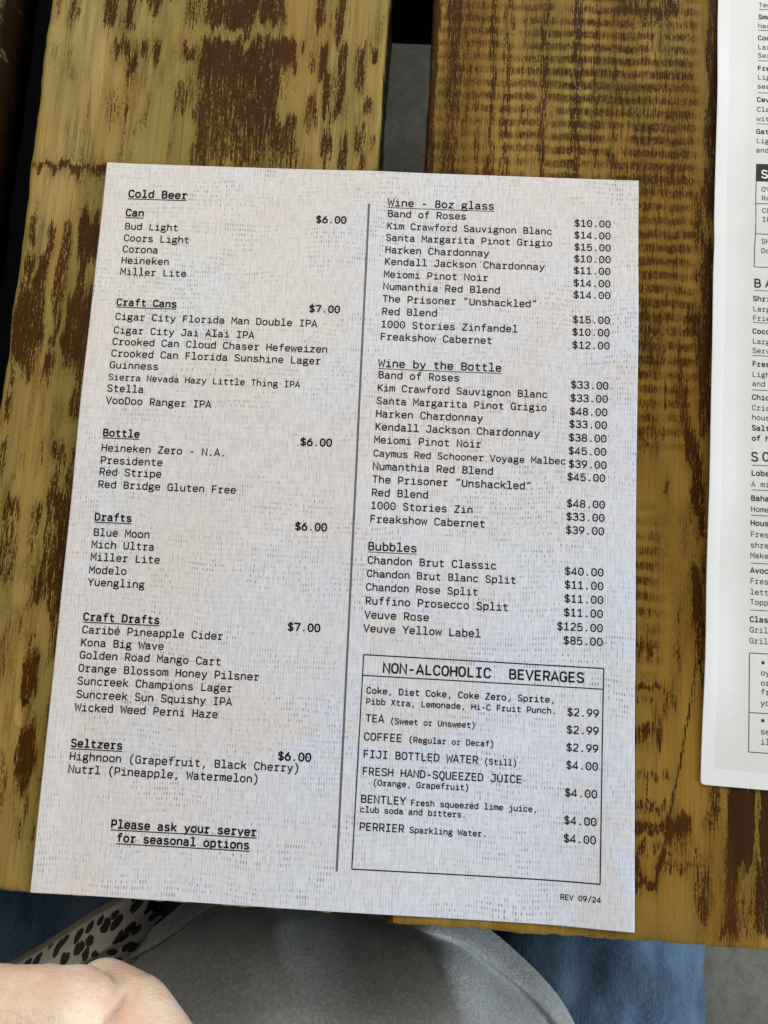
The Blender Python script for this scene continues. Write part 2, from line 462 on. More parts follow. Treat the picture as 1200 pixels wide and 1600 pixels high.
def glyph_paths(ch):
    out = []
    for part in GL[ch].split('|'):
        tk = part.split()
        pts, i = [], 0
        while i < len(tk):
            c = tk[i]
            if c in 'ML':
                pts.append((float(tk[i + 1]), float(tk[i + 2]))); i += 3
            elif c == 'Q':
                x0, y0 = pts[-1]; cx, cy, x1, y1 = map(float, tk[i + 1:i + 5])
                for k in range(1, 6):
                    t = k / 5
                    # a little squarer than a plain quadratic, like the printed face
                    w = 1.25
                    a, b, c2 = (1 - t) ** 2, 2 * w * t * (1 - t), t * t
                    s = a + b + c2
                    pts.append(((a * x0 + b * cx + c2 * x1) / s, (a * y0 + b * cy + c2 * y1) / s))
                i += 5
            elif c == 'E':
                cx, cy, rx, ry, a0, a1 = map(float, tk[i + 1:i + 7])
                for k in range(25):
                    a = math.radians(a0 + (a1 - a0) * k / 24)
                    ca, sa = math.cos(a), math.sin(a)
                    p = 0.86
                    pts.append((cx + rx * math.copysign(abs(ca) ** p, ca), cy + ry * math.copysign(abs(sa) ** p, sa)))
                i += 7
            elif c == 'D':
                cx, cy, r = map(float, tk[i + 1:i + 4])
                out.append(('dot', [(cx + r * math.cos(k * math.pi / 4), cy + r * math.sin(k * math.pi / 4)) for k in range(8)]))
                i += 4
        if pts: out.append(('line', pts))
    return out


GP = {c: glyph_paths(c) for c in GL}


class Ink:
    """collects flat printed strokes (millimetres on the sheet) into one mesh"""
    def __init__(self): self.v, self.f = [], []

    def ribbon(self, pts, w):
        p = [np.array(q, float) for q in pts]
        q = [p[0]]
        for a in p[1:]:
            if np.hypot(*(a - q[-1])) > 1e-6: q.append(a)
        if len(q) < 2: return
        closed = np.hypot(*(q[0] - q[-1])) < 1e-4
        n = len(q); L = []
        for i in range(n):
            if closed: a, b = q[i] - q[i - 1 if i else n - 2], q[(i + 1) if i < n - 1 else 1] - q[i]
            else:
                a = q[i] - q[i - 1] if i else q[1] - q[0]
                b = q[i + 1] - q[i] if i < n - 1 else q[i] - q[i - 1]
            a, b = a / np.hypot(*a), b / np.hypot(*b)
            na, nb = np.array((-a[1], a[0])), np.array((-b[1], b[0]))
            m = na + nb; l = np.hypot(*m)
            m = m / l if l > 1e-3 else na
            k = min(1 / max(m @ na, 0.35), 2.2)
            L.append(m * k * w / 2)
        s = len(self.v)
        for i in range(n):
            self.v.append(q[i] + L[i]); self.v.append(q[i] - L[i])
        for i in range(n - 1):
            self.f.append((s + 2 * i + 1, s + 2 * i + 3, s + 2 * i + 2, s + 2 * i))

    def poly(self, pts):
        s = len(self.v)
        self.v += [np.array(q, float) for q in pts]
        self.f.append(tuple(range(s, s + len(pts))))

    def text(self, txt, x, y, em, weight=78, ang=0.0, track=600):
        k = em / 1000; ca, sa = math.cos(ang), math.sin(ang)
        x0 = x - 0.072 * em
        pen = 0.0
        tr = lambda px, py: (x0 + k * (ca * px - sa * py), y + k * (sa * px + ca * py))
        for ch in txt:
            for kind, pts in GP.get(ch, []):
                q = [tr(pen + px, py) for px, py in pts]
                if kind == 'dot': self.poly(q)
                else: self.ribbon(q, weight * k)
            pen += track
        return x0 + k * ca * pen

    def rule(self, a, b, w, step=4.0):
        a, b = np.array(a, float), np.array(b, float)
        n = max(1, int(np.hypot(*(b - a)) / step))
        self.ribbon([a + (b - a) * i / n for i in range(n + 1)], w)

    def build(self, name, mat, parent, height, lift=0.00006):
        v = np.array(self.v) / 1000
        z = height(v[:, 0], v[:, 1]) + lift
        return mesh_obj(name, np.c_[v, z], self.f, mat, parent)

# measured on the photographed boards and sheets (millimetres)
STAINS_WIDE_PLANK = [
    (-113.8, 209.2, 3.3, 7.4, 0.9), (-105.6, 209.1, 2.2, 7.8, 0.9), (-96, 212.8, 2.3, 4.4, 0.8), (-136.9, 209.1, 1.6, 6.7, 0.45), (-129.6, 207.6, 2.2, 5.5, 0.6), (-103.1, 224.5, 19.1, 7.5, 0.7), (-107.5, 192.1, 4.2, 3.5, 0.75),
    (-102.8, 184.2, 1.9, 4.8, 0.9), (-98.5, 191.4, 1.5, 4.2, 0.85), (-93.3, 190.6, 1.7, 5.5, 0.8), (-135.5, 187, 1.6, 3.6, 0.4), (-129.2, 185.4, 0.9, 4.1, 0.5), (-78.7, 211.4, 4.6, 6.5, 0.55), (-63.5, 210.5, 10.5, 8, 0.95),
    (-79.7, 192.6, 3.2, 3.5, 0.8), (-62.7, 187.7, 12, 8.4, 1), (-61.6, 170.5, 12.3, 9.4, 0.75), (-79.5, 172, 3.1, 6, 0.45), (-61, 155.7, 12.3, 5.9, 0.7), (-61.4, 145, 13.6, 4.7, 0.62), (-71.9, 165, 4, 3.5, 0.5),
    (-109.6, 169.8, 3.2, 5, 0.35), (-103.2, 157.2, 1.6, 18.7, 0.38), (-94.6, 164.8, 0.9, 5.7, 0.5), (-82.8, 159.7, 1.1, 17, 0.42), (-97.5, 155.4, 2.6, 3.5, 0.3), (-107.4, 161.4, 2.7, 5.7, 0.3), (-124.2, 138.5, 15.2, 1.3, 0.7),
    (-135.6, 137.2, 1.1, 1.8, 0.6), (-128.8, 137.9, 2.6, 2.2, 0.75), (-121.6, 137.5, 2.6, 2.1, 0.8), (-111.2, 138.1, 3, 2.2, 0.8), (-47.1, 212.6, 6.6, 6.5, 0.95), (-49.3, 198.3, 3.2, 1.6, 0.5), (-43.1, 190.5, 8.8, 6.4, 0.92),
    (-45.7, 172.9, 4.7, 11.1, 0.92), (-40.8, 156.2, 8.4, 6.3, 0.78), (-39.2, 145.6, 9.1, 4.9, 0.58), (-39.1, 175.7, 2.1, 5.7, 0.35), (-25.6, 212, 1.7, 7.9, 0.85), (-17.4, 209.6, 1.7, 10.6, 0.8), (-21.1, 208.3, 0.9, 8.8, 0.5),
    (-23.6, 188.6, 1.9, 7.6, 0.98), (-15.6, 192.2, 2.1, 4.3, 0.95), (-28.1, 190.8, 1.5, 6.6, 0.6), (-32.5, 193.8, 0.5, 2.9, 0.7), (-21.7, 170.7, 1.2, 10.8, 0.85), (-15.4, 176.6, 1.6, 11.5, 0.85), (-18.9, 170.9, 1.3, 14.2, 0.5),
    (-26.9, 164.8, 2.4, 6.8, 0.72), (-34.6, 172.3, 0.5, 6.4, 0.45), (-7.7, 186, 2, 9.3, 0.75), (-2.2, 193.7, 1.8, 2.7, 0.95), (-3.9, 169.4, 1.8, 3.1, 0.85), (-6.2, 155.8, 2.3, 5.3, 0.75), (-19.4, 148.5, 1.9, 6.4, 0.7),
    (-12.4, 148.3, 1.9, 7, 0.85), (-5.3, 145.5, 1.3, 3.9, 0.75), (-0.6, 153.2, 1.3, 2.8, 0.55), (-11.9, 161.2, 0.9, 12.7, 0.3), (-136, 111.9, 1.6, 6.7, 0.75), (-128.1, 106.9, 2.1, 6.5, 0.8), (-121.2, 108.9, 1.8, 7.1, 0.75),
    (-113.1, 110.2, 3.8, 8, 1), (-107.3, 107.7, 2.3, 7.5, 0.8), (-135.7, 94.7, 1.7, 5.8, 0.85), (-130, 90.8, 2.5, 8.3, 0.95), (-121.8, 95.1, 2.1, 4.4, 0.92), (-114.1, 92, 1.8, 9.8, 0.9), (-107.2, 85.4, 3.9, 4, 0.6),
    (-135.6, 83.3, 2.7, 5.3, 0.92), (-122.1, 85.9, 2.5, 3.3, 0.8), (-135.5, 68.6, 3.3, 13, 0.98), (-129.3, 75.2, 2.6, 6.7, 0.9), (-121.5, 75.4, 1.9, 6.9, 0.7), (-112.5, 75.1, 5.4, 8.7, 1), (-129.2, 65.2, 3.1, 3.7, 0.92),
    (-122.8, 64.5, 1.7, 1.6, 0.7), (-112.6, 61.7, 5.9, 5.1, 0.95), (-130.7, 55.3, 2.4, 5.6, 0.85), (-122.9, 56.7, 2.2, 4.6, 0.85), (-115.5, 54.5, 2.2, 4, 0.9), (-109.3, 44.2, 2.3, 13, 0.72), (-137.2, 52.9, 1.3, 7.7, 0.6),
    (-129, 48.7, 0.8, 2.6, 0.45), (-122.1, 49.1, 1, 5.2, 0.45), (-136.7, 35.5, 1.9, 5.8, 0.8), (-137.5, 14.7, 2.3, 7.8, 0.55), (-115.6, 18.5, 2.5, 3.6, 0.65), (-128.9, 16, 1.5, 4.4, 0.4), (-122.3, 17, 1.4, 3.8, 0.45),
    (-108.6, 13, 2.2, 9.5, 0.55), (-115.2, 5.2, 2.4, 4.6, 0.7), (-113.9, 13.7, 1.9, 3.8, 0.45), (-111.2, -13.1, 5.7, 16.3, 0.85), (-130.5, -3.5, 3.2, 3.2, 0.7), (-121.3, -11.3, 1.7, 8.7, 0.65), (-131.7, 6.4, 1, 3.7, 0.4),
    (-131.2, -20.4, 4.2, 10.1, 0.5), (-120.1, -1.7, 1.4, 2.5, 0.5), (-114.1, -14.9, 0.9, 13.4, -0.4), (-112.3, -33, 6.6, 5.9, 0.78), (-108.7, -49.6, 1.9, 11.8, 0.62), (-106.9, -37.6, 1.2, 4.8, 0.6), (-115.5, -66.6, 2.9, 8.8, 0.92),
    (-116.4, -54.9, 1, 4.7, 0.5), (-114, -90.6, 3.3, 7.3, 0.92), (-114.3, -100, 3.3, 6.1, 0.92), (-106.2, -93.7, 1.7, 18.1, 0.35), (-115.4, -116.4, 1.2, 9.4, 0.35), (-112.3, -116.8, 1.4, 6.7, 0.4), (-122.5, -103.9, 2.4, 9, 0.45),
    (-108.8, -124.4, 0.7, 3.3, 0.5), (-126.9, -59, 0.7, 8.2, 0.4), (-121.2, -45.6, 1.2, 7.1, 0.35), (-117.3, -79.2, 3.8, 4.3, -0.6),
]
STAINS_KNOT_PLANK = [
    (30.3, 179.3, 3, 42.7, 0.55), (35.9, 179.5, 1.6, 42.6, 0.4), (40.7, 179.7, 1.2, 42.6, 0.42), (46.5, 179.9, 1.4, 42.6, 0.6), (52.4, 180.2, 2.2, 42.6, 0.45), (58.6, 180.4, 0.8, 42.6, 0.35), (67.4, 180.8, 1.6, 42.6, 0.55),
    (80.6, 181.3, 2.1, 42.5, 0.55), (88.3, 181.6, 1.3, 42.5, 0.35), (111.5, 182.6, 16.7, 42.4, 0.28), (85.8, 181.5, 10.3, 42.5, 0.15), (61.4, 173.2, 1.3, 35.3, 0.2), (29.6, 206.2, 3, 15.7, 0.35), (30, 180.2, 2.7, 10.3, 0.2),
    (108, 217.7, 13.6, 2.8, 0.6), (96.8, 176.3, 3.2, 2.1, 0.2), (95.1, 150.9, 1.5, 2.2, 0.5), (109.5, 144.4, 12.7, 3.3, 0.3), (136, 176.8, 2.6, 49.2, 0.9), (133, 152.2, 1.3, 22, 0.45), (129.1, 128.7, 1.3, 12.1, 0.55),
    (132.1, 127.5, 3.3, 10.8, 0.4), (134.1, 93.9, 2.8, 24.2, 0.85), (134.7, 95.7, 2.2, 5.2, 0.3), (116, 105.9, 9.5, 37.1, 0.27), (112.4, 76.4, 5.4, 10.3, 0.33), (111.5, 50.8, 4.1, 17.7, 0.25), (122, 57.6, 2.8, 11.4, 0.3),
    (117.1, 74.7, 2.2, 41.3, -0.1), (129.6, 102, 0.9, 2.6, 0.6), (127.5, 87.5, 1, 2.6, 0.5), (128.3, 83.9, 2.2, 4.2, 0.7), (131.3, 78.6, 2.7, 5.2, 0.85), (132.5, 67.1, 2.4, 7.7, 0.95), (133.2, 50, 2.3, 9.5, 0.92),
    (124.3, 53.4, 1.9, 14.5, 0.42), (126.1, 47.4, 1.2, 6.5, 0.6), (114, 40.8, 1.7, 7.5, 0.35), (127, 36.7, 1.3, 5.2, 0.95), (128.3, 30.9, 1.9, 5.6, 0.98), (130.1, 20, 2.2, 10.4, 1), (131.8, 7.2, 1.4, 4.9, 0.9),
    (119.1, 19, 0.7, 2.7, 0.75), (121.8, 41.2, 0.7, 2.5, 0.5), (126.1, 2.9, 1, 2.8, 0.55), (119.8, 12.6, 1, 3.7, 0.3), (110.9, 38.1, 4.8, 5, 0.2), (111.5, -24.9, 4.9, 18.9, 0.2), (110.8, -40.4, 3.5, 3.5, 0.3),
    (130.2, -13.9, 2.1, 3, 0.75), (130.7, -23.9, 2.1, 8.3, 0.92), (131, -38, 1.4, 7, 0.55), (133.2, -42.8, 1.6, 45.2, 0.45), (123.2, -44.8, 1.4, 5.2, 0.6), (124.5, -30.2, 0.9, 8.2, 0.25), (111.7, -42.6, 4.9, 1.6, 0.5),
    (112.6, -56, 5.1, 1.1, 0.75), (110.8, -61.1, 3.7, 1.1, 0.5), (120.5, -59.1, 2.3, 3.8, 0.55), (117.1, -67.8, 2.1, 3.2, 0.5), (112.8, -73.7, 5.5, 2.9, 0.75), (114.4, -87.2, 6.4, 1.4, 0.45), (114, -97.6, 6.4, 1.8, 0.62),
    (113.9, -104.8, 6.1, 2, 0.85), (113.3, -111.9, 5, 2.4, 0.42), (124.1, -104.4, 4.1, 3.1, 0.95), (124.2, -111.2, 4.1, 3.7, 0.42), (123.1, -118, 5.6, 1.7, 0.5), (112.6, -124.5, 4.5, 1.5, 0.9), (117, -121.8, 0.9, 3.9, 0.85),
    (109.4, -119.1, 1.4, 5.4, 0.75), (136.7, -97.4, 2.7, 9.2, 0.55), (133.6, -103.5, 0.9, 3.4, 0.4), (137.2, -93.2, 0.9, 5.5, 0.5), (132.1, -121.9, 2.9, 9.7, 0.5), (132.6, -132, 1.6, 5.9, 0.6), (134.6, -122.3, 1.3, 5.9, 0.4),
    (141, -115.7, 1.1, 19.5, 0.2), (146, -101.4, 4.3, 13.1, 1.05), (142.8, -126.5, 2, 12.8, 0.95), (147.4, -114.6, 1.9, 1.3, 0.8), (156, -100.7, 3, 13.1, 1.05), (155.2, -125.7, 3.7, 11.8, 0.85), (148.3, -133.6, 3.9, 7.4, 0.35),
    (139.9, -139.5, 1.3, 1.7, 1), (151.5, -102.2, 1.2, 4.4, 0.35), (140.5, -113.5, 1, 23.8, -0.3),
]
GRAIN_LINES = [
    (131.3, -34.5, 129.3, -52, 0.73, 0.7), (129.3, -52, 125.7, -77.2, 0.73, 0.75), (125.7, -77.2, 122.2, -93.1, 0.73, 0.75), (122.2, -93.1, 119.2, -113, 0.98, 0.8),
    (119.2, -113, 116.6, -123.1, 1.22, 0.9), (108.8, -114.8, 111.7, -123.5, 1.46, 0.85), (112.8, -88.1, 113.2, -122.5, 0.29, 0.6), (121, -59.4, 124.1, -38.4, 0.73, 0.4),
    (-118.6, 195.7, -118.5, 165.3, 0.24, 0.7), (-110.8, 155.6, -110.5, 140.1, 0.24, 0.5), (-21, 155.1, -16.3, 142.2, 0.37, 0.7), (117.4, 68.8, 118, 48.5, 0.39, 0.8),
    (118.1, 94.9, 119.3, 68.9, 0.39, 0.7), (110.8, 48.1, 111.4, 33.1, 0.29, 0.6), (116.6, 45.9, 117.2, 35.9, 0.34, 0.7),
]
MENU_LINES = [   # block, style, text, x mm, baseline y mm, em mm
    ('A', 'h', 'Cold Beer', -96.95, 126.07, 4.50),
    ('A', 'h', 'Can', -97.26, 117.99, 4.27),
    ('A', 'b', '$6.00', -20.33, 117.97, 4.15),
    ('A', 't', 'Bud Light', -97.10, 112.25, 4.05),
    ('A', 't', 'Coors Light', -97.01, 107.24, 4.05),
    ('A', 't', 'Corona', -97.05, 102.55, 4.05),
    ('A', 't', 'Heineken', -97.07, 97.78, 4.05),
    ('A', 't', 'Miller Lite', -97.01, 93.03, 4.05),
    ('B', 'h', 'Craft Cans', -97.21, 80.19, 4.05),
    ('B', 'b', '$7.00', -20.66, 80.57, 4.15),
    ('B', 't', 'Cigar City Florida Man Double IPA', -97.11, 74.22, 4.05),
    ('B', 't', 'Cigar City Jai Alai IPA', -97.14, 68.57, 4.05),
    ('B', 't', 'Crooked Can Cloud Chaser Hefeweizen', -97.16, 63.84, 4.05),
    ('B', 't', 'Crooked Can Florida Sunshine Lager', -97.07, 59.04, 4.05),
    ('B', 't', 'Guinness', -97.17, 54.24, 4.05),
    ('B', 't', 'Sierra Nevada Hazy Little Thing IPA', -97.18, 49.47, 3.58),
    ('B', 't', 'Stella', -97.20, 44.82, 4.05),
    ('B', 't', 'VooDoo Ranger IPA', -97.20, 39.99, 4.05),
    ('C', 'h', 'Bottle', -97.23, 27.17, 4.05),
    ('C', 'b', '$6.00', -20.65, 27.11, 4.15),
    ('C', 't', 'Heineken Zero - N.A.', -97.24, 21.28, 4.05),
    ('C', 't', 'Presidente', -97.16, 16.44, 4.05),
    ('C', 't', 'Red Stripe', -97.21, 11.92, 4.05),
    ('C', 't', 'Red Bridge Gluten Free', -97.22, 7.02, 4.05),
    ('C', 'h', 'Drafts', -97.34, -5.60, 4.05),
    ('C', 'b', '$6.00', -20.58, -5.54, 4.15),
    ('C', 't', 'Blue Moon', -97.24, -11.51, 4.05),
    ('C', 't', 'Mich Ultra', -97.46, -16.13, 4.05),
    ('C', 't', 'Miller Lite', -97.37, -20.90, 4.05),
    ('C', 't', 'Modelo', -97.47, -25.77, 4.05),
    ('C', 't', 'Yuengling', -97.49, -30.42, 4.05),
    ('D', 'h', 'Craft Drafts', -97.92, -43.40, 4.05),
    ('D', 'b', '$7.00', -20.87, -43.26, 4.15),
    ('D', 't', 'Caribé Pineapple Cider', -97.91, -48.17, 4.05),
    ('D', 't', 'Kona Big Wave', -97.91, -52.91, 4.05),
    ('D', 't', 'Golden Road Mango Cart', -97.92, -57.54, 4.05),
    ('D', 't', 'Orange Blossom Honey Pilsner', -97.90, -62.34, 4.05),
    ('D', 't', 'Suncreek Champions Lager', -97.80, -67.01, 4.05),
    ('D', 't', 'Suncreek Sun Squishy IPA', -97.68, -71.86, 4.05),
    ('D', 't', 'Wicked Weed Perni Haze', -97.67, -76.59, 4.05),
    ('D', 'h', 'Seltzers', -97.85, -89.49, 4.05),
    ('D', 'b', '$6.00', -21.30, -89.94, 4.15),
    ('D', 't', 'Highnoon (Grapefruit, Black Cherry)', -97.84, -94.15, 4.05),
    ('D', 't', 'Nutrl (Pineapple, Watermelon)', -97.84, -98.70, 4.05),
    ('D', 'h', 'Please ask your server', -80.26, -117.04, 4.05),
    ('D', 'h', 'for seasonal options', -77.74, -121.69, 4.05),
    ('E', 'u', 'Wine - 8oz glass', 8.12, 126.01, 4.44),
    ('E', 't', 'Band of Roses', 8.16, 121.41, 4.05),
    ('E', 't', 'Kim Crawford Sauvignon Blanc', 8.13, 116.33, 3.91),
    ('E', 't', 'Santa Margarita Pinot Grigio', 8.01, 111.36, 3.93),
    ('E', 't', 'Harken Chardonnay', 7.99, 106.23, 4.05),
    ('E', 't', 'Kendall Jackson Chardonnay', 8.05, 101.31, 4.05),
    ('E', 't', 'Meiomi Pinot Noir', 7.95, 96.02, 4.05),
    ('E', 't', 'Numanthia Red Blend', 7.92, 90.95, 4.05),
    ('E', 't', 'The Prisoner “Unshackled”', 7.91, 85.81, 4.05),
    ('E', 't', 'Red Blend', 7.99, 80.60, 4.05),
    ('E', 't', '1000 Stories Zinfandel', 7.89, 75.30, 4.05),
    ('E', 't', 'Freakshow Cabernet', 7.88, 70.23, 4.05),
    ('E', 'p', '$10.00', 82.28, 120.38, 4.05),
    ('E', 'p', '$14.00', 82.28, 115.35, 4.05),
    ('E', 'p', '$15.00', 82.37, 110.34, 4.05),
    ('E', 'p', '$10.00', 82.37, 105.45, 4.05),
    ('E', 'p', '$11.00', 82.28, 100.47, 4.05),
    ('E', 'p', '$14.00', 82.28, 95.33, 4.05),
    ('E', 'p', '$14.00', 82.28, 90.41, 4.05),
    ('E', 'p', '$15.00', 82.20, 80.23, 4.05),
    ('E', 'p', '$10.00', 82.11, 75.18, 4.05),
    ('E', 'p', '$12.00', 82.21, 69.96, 4.05),
    ('F', 'u', 'Wine by the Bottle', 7.77, 59.32, 4.43),
    ('F', 't', 'Band of Roses', 7.91, 54.80, 4.05),
    ('F', 't', 'Kim Crawford Sauvignon Blanc', 7.81, 49.71, 3.91),
    ('F', 't', 'Santa Margarita Pinot Grigio', 7.81, 44.56, 3.90),
    ('F', 't', 'Harken Chardonnay', 7.80, 39.44, 4.05),
    ('F', 't', 'Kendall Jackson Chardonnay', 7.80, 34.33, 4.05),
    ('F', 't', 'Meiomi Pinot Noir', 7.61, 29.24, 4.05),
    ('F', 't', 'Caymus Red Schooner Voyage Malbec', 7.61, 24.09, 3.71),
    ('F', 't', 'Numanthia Red Blend', 7.61, 18.97, 4.05),
    ('F', 't', 'The Prisoner “Unshackled”', 7.70, 13.87, 4.05),
    ('F', 't', 'Red Blend', 7.70, 8.79, 4.05),
    ('F', 't', '1000 Stories Zin', 7.69, 3.82, 4.05),
    ('F', 't', 'Freakshow Cabernet', 7.61, -1.31, 4.05),
    ('F', 'p', '$33.00', 82.03, 54.19, 4.05),
    ('F', 'p', '$33.00', 81.95, 48.97, 4.05),
    ('F', 'p', '$48.00', 81.87, 43.77, 4.05),
    ('F', 'p', '$33.00', 81.79, 38.78, 4.05),
    ('F', 'p', '$38.00', 81.71, 33.54, 4.05),
    ('F', 'p', '$45.00', 81.72, 28.42, 4.05),
    ('F', 'p', '$39.00', 81.91, 23.33, 4.05),
    ('F', 'p', '$45.00', 81.47, 18.32, 4.05),
    ('F', 'p', '$48.00', 81.50, 8.14, 4.05),
    ('F', 'p', '$33.00', 81.42, 3.13, 4.05),
    ('F', 'p', '$39.00', 81.34, -1.95, 4.05),
    ('G', 'u', 'Bubbles', 7.46, -11.86, 4.46),
    ('G', 't', 'Chandon Brut Classic', 7.55, -16.91, 4.05),
    ('G', 't', 'Chandon Brut Blanc Split', 7.56, -21.94, 3.89),
    ('G', 't', 'Chandon Rose Split', 7.47, -26.95, 3.90),
    ('G', 't', 'Ruffino Prosecco Split', 7.58, -32.11, 4.05),
    ('G', 't', 'Veuve Rose', 7.50, -37.25, 4.05),
    ('G', 't', 'Veuve Yellow Label', 7.42, -42.28, 4.05),
    ('G', 'p', '$40.00', 81.30, -17.40, 4.05),
    ('G', 'p', '$11.00', 81.32, -22.47, 4.05),
    ('G', 'p', '$11.00', 81.33, -27.60, 4.05),
    ('G', 'p', '$11.00', 81.26, -32.71, 4.05),
    ('G', 'p', '$125.00', 78.86, -37.92, 4.05),
    ('G', 'p', '$85.00', 81.29, -42.94, 4.05),
    ('H', 'm', 'NON-ALCOHOLIC  BEVERAGES', 15.34, -56.80, 5.15),
    ('H', 't', 'Coke, Diet Coke, Coke Zero, Sprite,', 9.67, -64.57, 3.30),
    ('H', 't', 'Pibb Xtra, Lemonade, Hi-C Fruit Punch.', 9.71, -68.46, 3.06),
    ('H', 'p', '$2.99', 83.18, -68.63, 3.91),
    ('H', 't', 'TEA', 9.88, -74.76, 3.92),
    ('H', 't', '(Sweet or Unsweet)', 18.85, -74.94, 2.91),
    ('H', 'p', '$2.99', 83.13, -74.88, 3.93),
    ('H', 't', 'COFFEE', 9.63, -81.29, 3.95),
    ('H', 't', '(Regular or Decaf)', 25.93, -81.16, 2.90),
    ('H', 'p', '$2.99', 83.08, -81.10, 3.92),
    ('H', 't', 'FIJI BOTTLED WATER', 9.70, -87.44, 3.89),
    ('H', 't', '(Still)', 53.57, -87.34, 2.89),
    ('H', 'p', '$4.00', 83.12, -87.27, 3.88),
    ('H', 't', 'FRESH HAND-SQUEEZED JUICE', 9.69, -93.48, 3.87),
    ('H', 't', '(Orange, Grapefruit)', 13.72, -96.96, 2.92),
    ('H', 'p', '$4.00', 82.89, -96.85, 3.89),
    ('H', 't', 'BENTLEY', 9.71, -103.16, 3.94),
    ('H', 't', 'Fresh squeezed lime juice,', 27.72, -103.13, 2.93),
    ('H', 't', 'club soda and bitters.', 9.63, -106.43, 2.91),
    ('H', 'p', '$4.00', 82.74, -106.34, 3.90),
    ('H', 't', 'PERRIER', 9.72, -112.68, 3.90),
    ('H', 't', 'Sparkling Water.', 27.73, -112.54, 2.90),
    ('H', 'p', '$4.00', 82.70, -112.53, 3.86),
    ('P', 'n', 'REV 09/24', 81.86, -131.95, 2.62),
]
FOOD_LINES = [   # weight, text, x mm, baseline y mm
    ('r', 'Tender', 155.38, 218.40),
    ('b', 'Smoked', 155.18, 213.00),
    ('r', 'Nachos', 155.00, 208.96),
    ('b', 'Coconut', 154.94, 203.60),
    ('r', 'Large', 154.88, 199.48),
    ('r', 'Served', 154.84, 195.76),
    ('b', 'Fresh', 154.64, 190.07),
    ('r', 'Light', 154.59, 186.10),
    ('r', 'sea', 154.41, 182.14),
    ('b', 'Ceviche', 154.22, 176.31),
    ('r', 'Classic', 154.16, 172.03),
    ('r', 'with', 153.99, 167.95),
    ('b', 'Gator', 153.79, 162.41),
    ('r', 'Lightly', 153.74, 158.39),
    ('r', 'and', 153.57, 154.33),
    ('r', 'OYSTERS', 155.50, 137.64),
    ('r', 'Raw', 155.45, 133.85),
    ('r', 'CLAMS', 155.33, 128.44),
    ('r', '18', 155.28, 124.78),
    ('r', 'SHRIMP', 155.09, 115.84),
    ('r', 'Dozen', 155.04, 111.96),
    ('b', 'Shrimp', 151.59, 92.23),
    ('r', 'Large', 151.54, 88.05),
    ('r', 'Fried', 151.43, 84.31),
    ('b', 'Coconut', 151.27, 79.02),
    ('r', 'Large', 151.22, 74.95),
    ('r', 'Served', 151.16, 71.25),
    ('b', 'Fresh', 151.05, 65.92),
    ('r', 'Light', 150.95, 61.79),
    ('r', 'and', 150.88, 58.06),
    ('b', 'Chicken', 150.78, 52.74),
    ('r', 'Crispy', 150.73, 48.63),
    ('r', 'house', 150.66, 44.87),
    ('b', 'Salt', 150.59, 40.74),
    ('b', 'of h', 150.52, 36.75),
    ('b', 'Lobster', 150.20, 23.31),
    ('r', 'A mi', 150.16, 19.09),
    ('b', 'Bahama', 149.98, 13.71),
    ('r', 'Home', 149.93, 9.57),
    ('b', 'House', 149.75, 4.36),
    ('r', 'Fresh', 149.66, 0.13),
    ('r', 'shredded', 149.59, -3.96),
    ('r', 'Make', 149.50, -7.79),
    ('b', 'Avocado', 149.44, -13.35),
    ('r', 'Fresh', 149.35, -17.32),
    ('r', 'lettuce', 149.28, -21.34),
    ('r', 'Topped', 149.19, -25.04),
    ('b', 'Classic', 149.05, -31.34),
    ('r', 'Grilled', 148.96, -35.19),
    ('r', 'Grilled', 148.87, -39.15),
    ('b', '*', 152.88, -47.27),
    ('r', 'oysters', 152.84, -50.49),
    ('r', 'or', 152.74, -54.10),
    ('r', 'fr', 152.68, -57.37),
    ('r', 'you', 152.58, -61.25),
    ('b', '*', 152.50, -67.82),
    ('r', 'se', 152.45, -71.39),
    ('r', 'il', 152.41, -74.92),
]

# ------------------------------------------------------------------ ground
N = 40
fl = mesh_obj('floor', [(-8, -8, 0), (8, -8, 0), (8, 8, 0), (-8, 8, 0)], [(0, 1, 2, 3)], M_FLOOR)
tag(fl, 'grey concrete floor under the table', kind='structure')

# ------------------------------------------------------------------ table
def stain_field(X, Y, boxes, seed, lines=(), soft=False):
    """how darkly the grain is stained at each point (millimetres)"""
    wx = X + 0.9 * vnoise(X / 3.5, Y / 8, seed) + 0.25 * vnoise(X / 0.9, Y / 3, seed + 1)
    wy = Y + 4.5 * vnoise(X / 1.5, Y / 24, seed + 2) + 2.0 * vnoise(X / 0.8, Y / 6, seed + 3)
    keep = np.ones_like(X); cut = np.zeros_like(X); extra = np.zeros_like(X)
    for cx, cy, hx, hy, s in boxes:
        ex, ey = min(1.8, hx * 1.0), min(4.0, hy * 0.9)
        if soft: hx, hy, ex, ey = hx + 0.8, hy + 1.5, 3.0, 6.0
        b = sstep(hx + ex * 0.6, hx - ex * 0.6, np.abs(wx - cx)) * sstep(hy + ey, hy - ey * 0.7, np.abs(Y + (wy - Y) * min(1.0, hy / 4.5) - cy))
        if s > 0: 
            keep *= 1 - min(s, 0.995) * b
            if s > 1: extra = np.maximum(extra, 8 * (s - 1) * b)
        else: cut = np.maximum(cut, -s * b)
    D = 1 - keep + extra
    for ax, ay, bx, by, w, s in lines:
        dx, dy = bx - ax, by - ay
        px, py = X + 0.35 * vnoise(X / 3, Y / 5, seed + 5) - ax, Y - ay
        t = np.clip((px * dx + py * dy) / (dx * dx + dy * dy), 0, 1)
        d = np.hypot(px - t * dx, py - t * dy)
        D = np.maximum(D, s * sstep(w * 1.1, w * 0.3, d))
    return np.clip(D - cut, -0.2, 1.5)


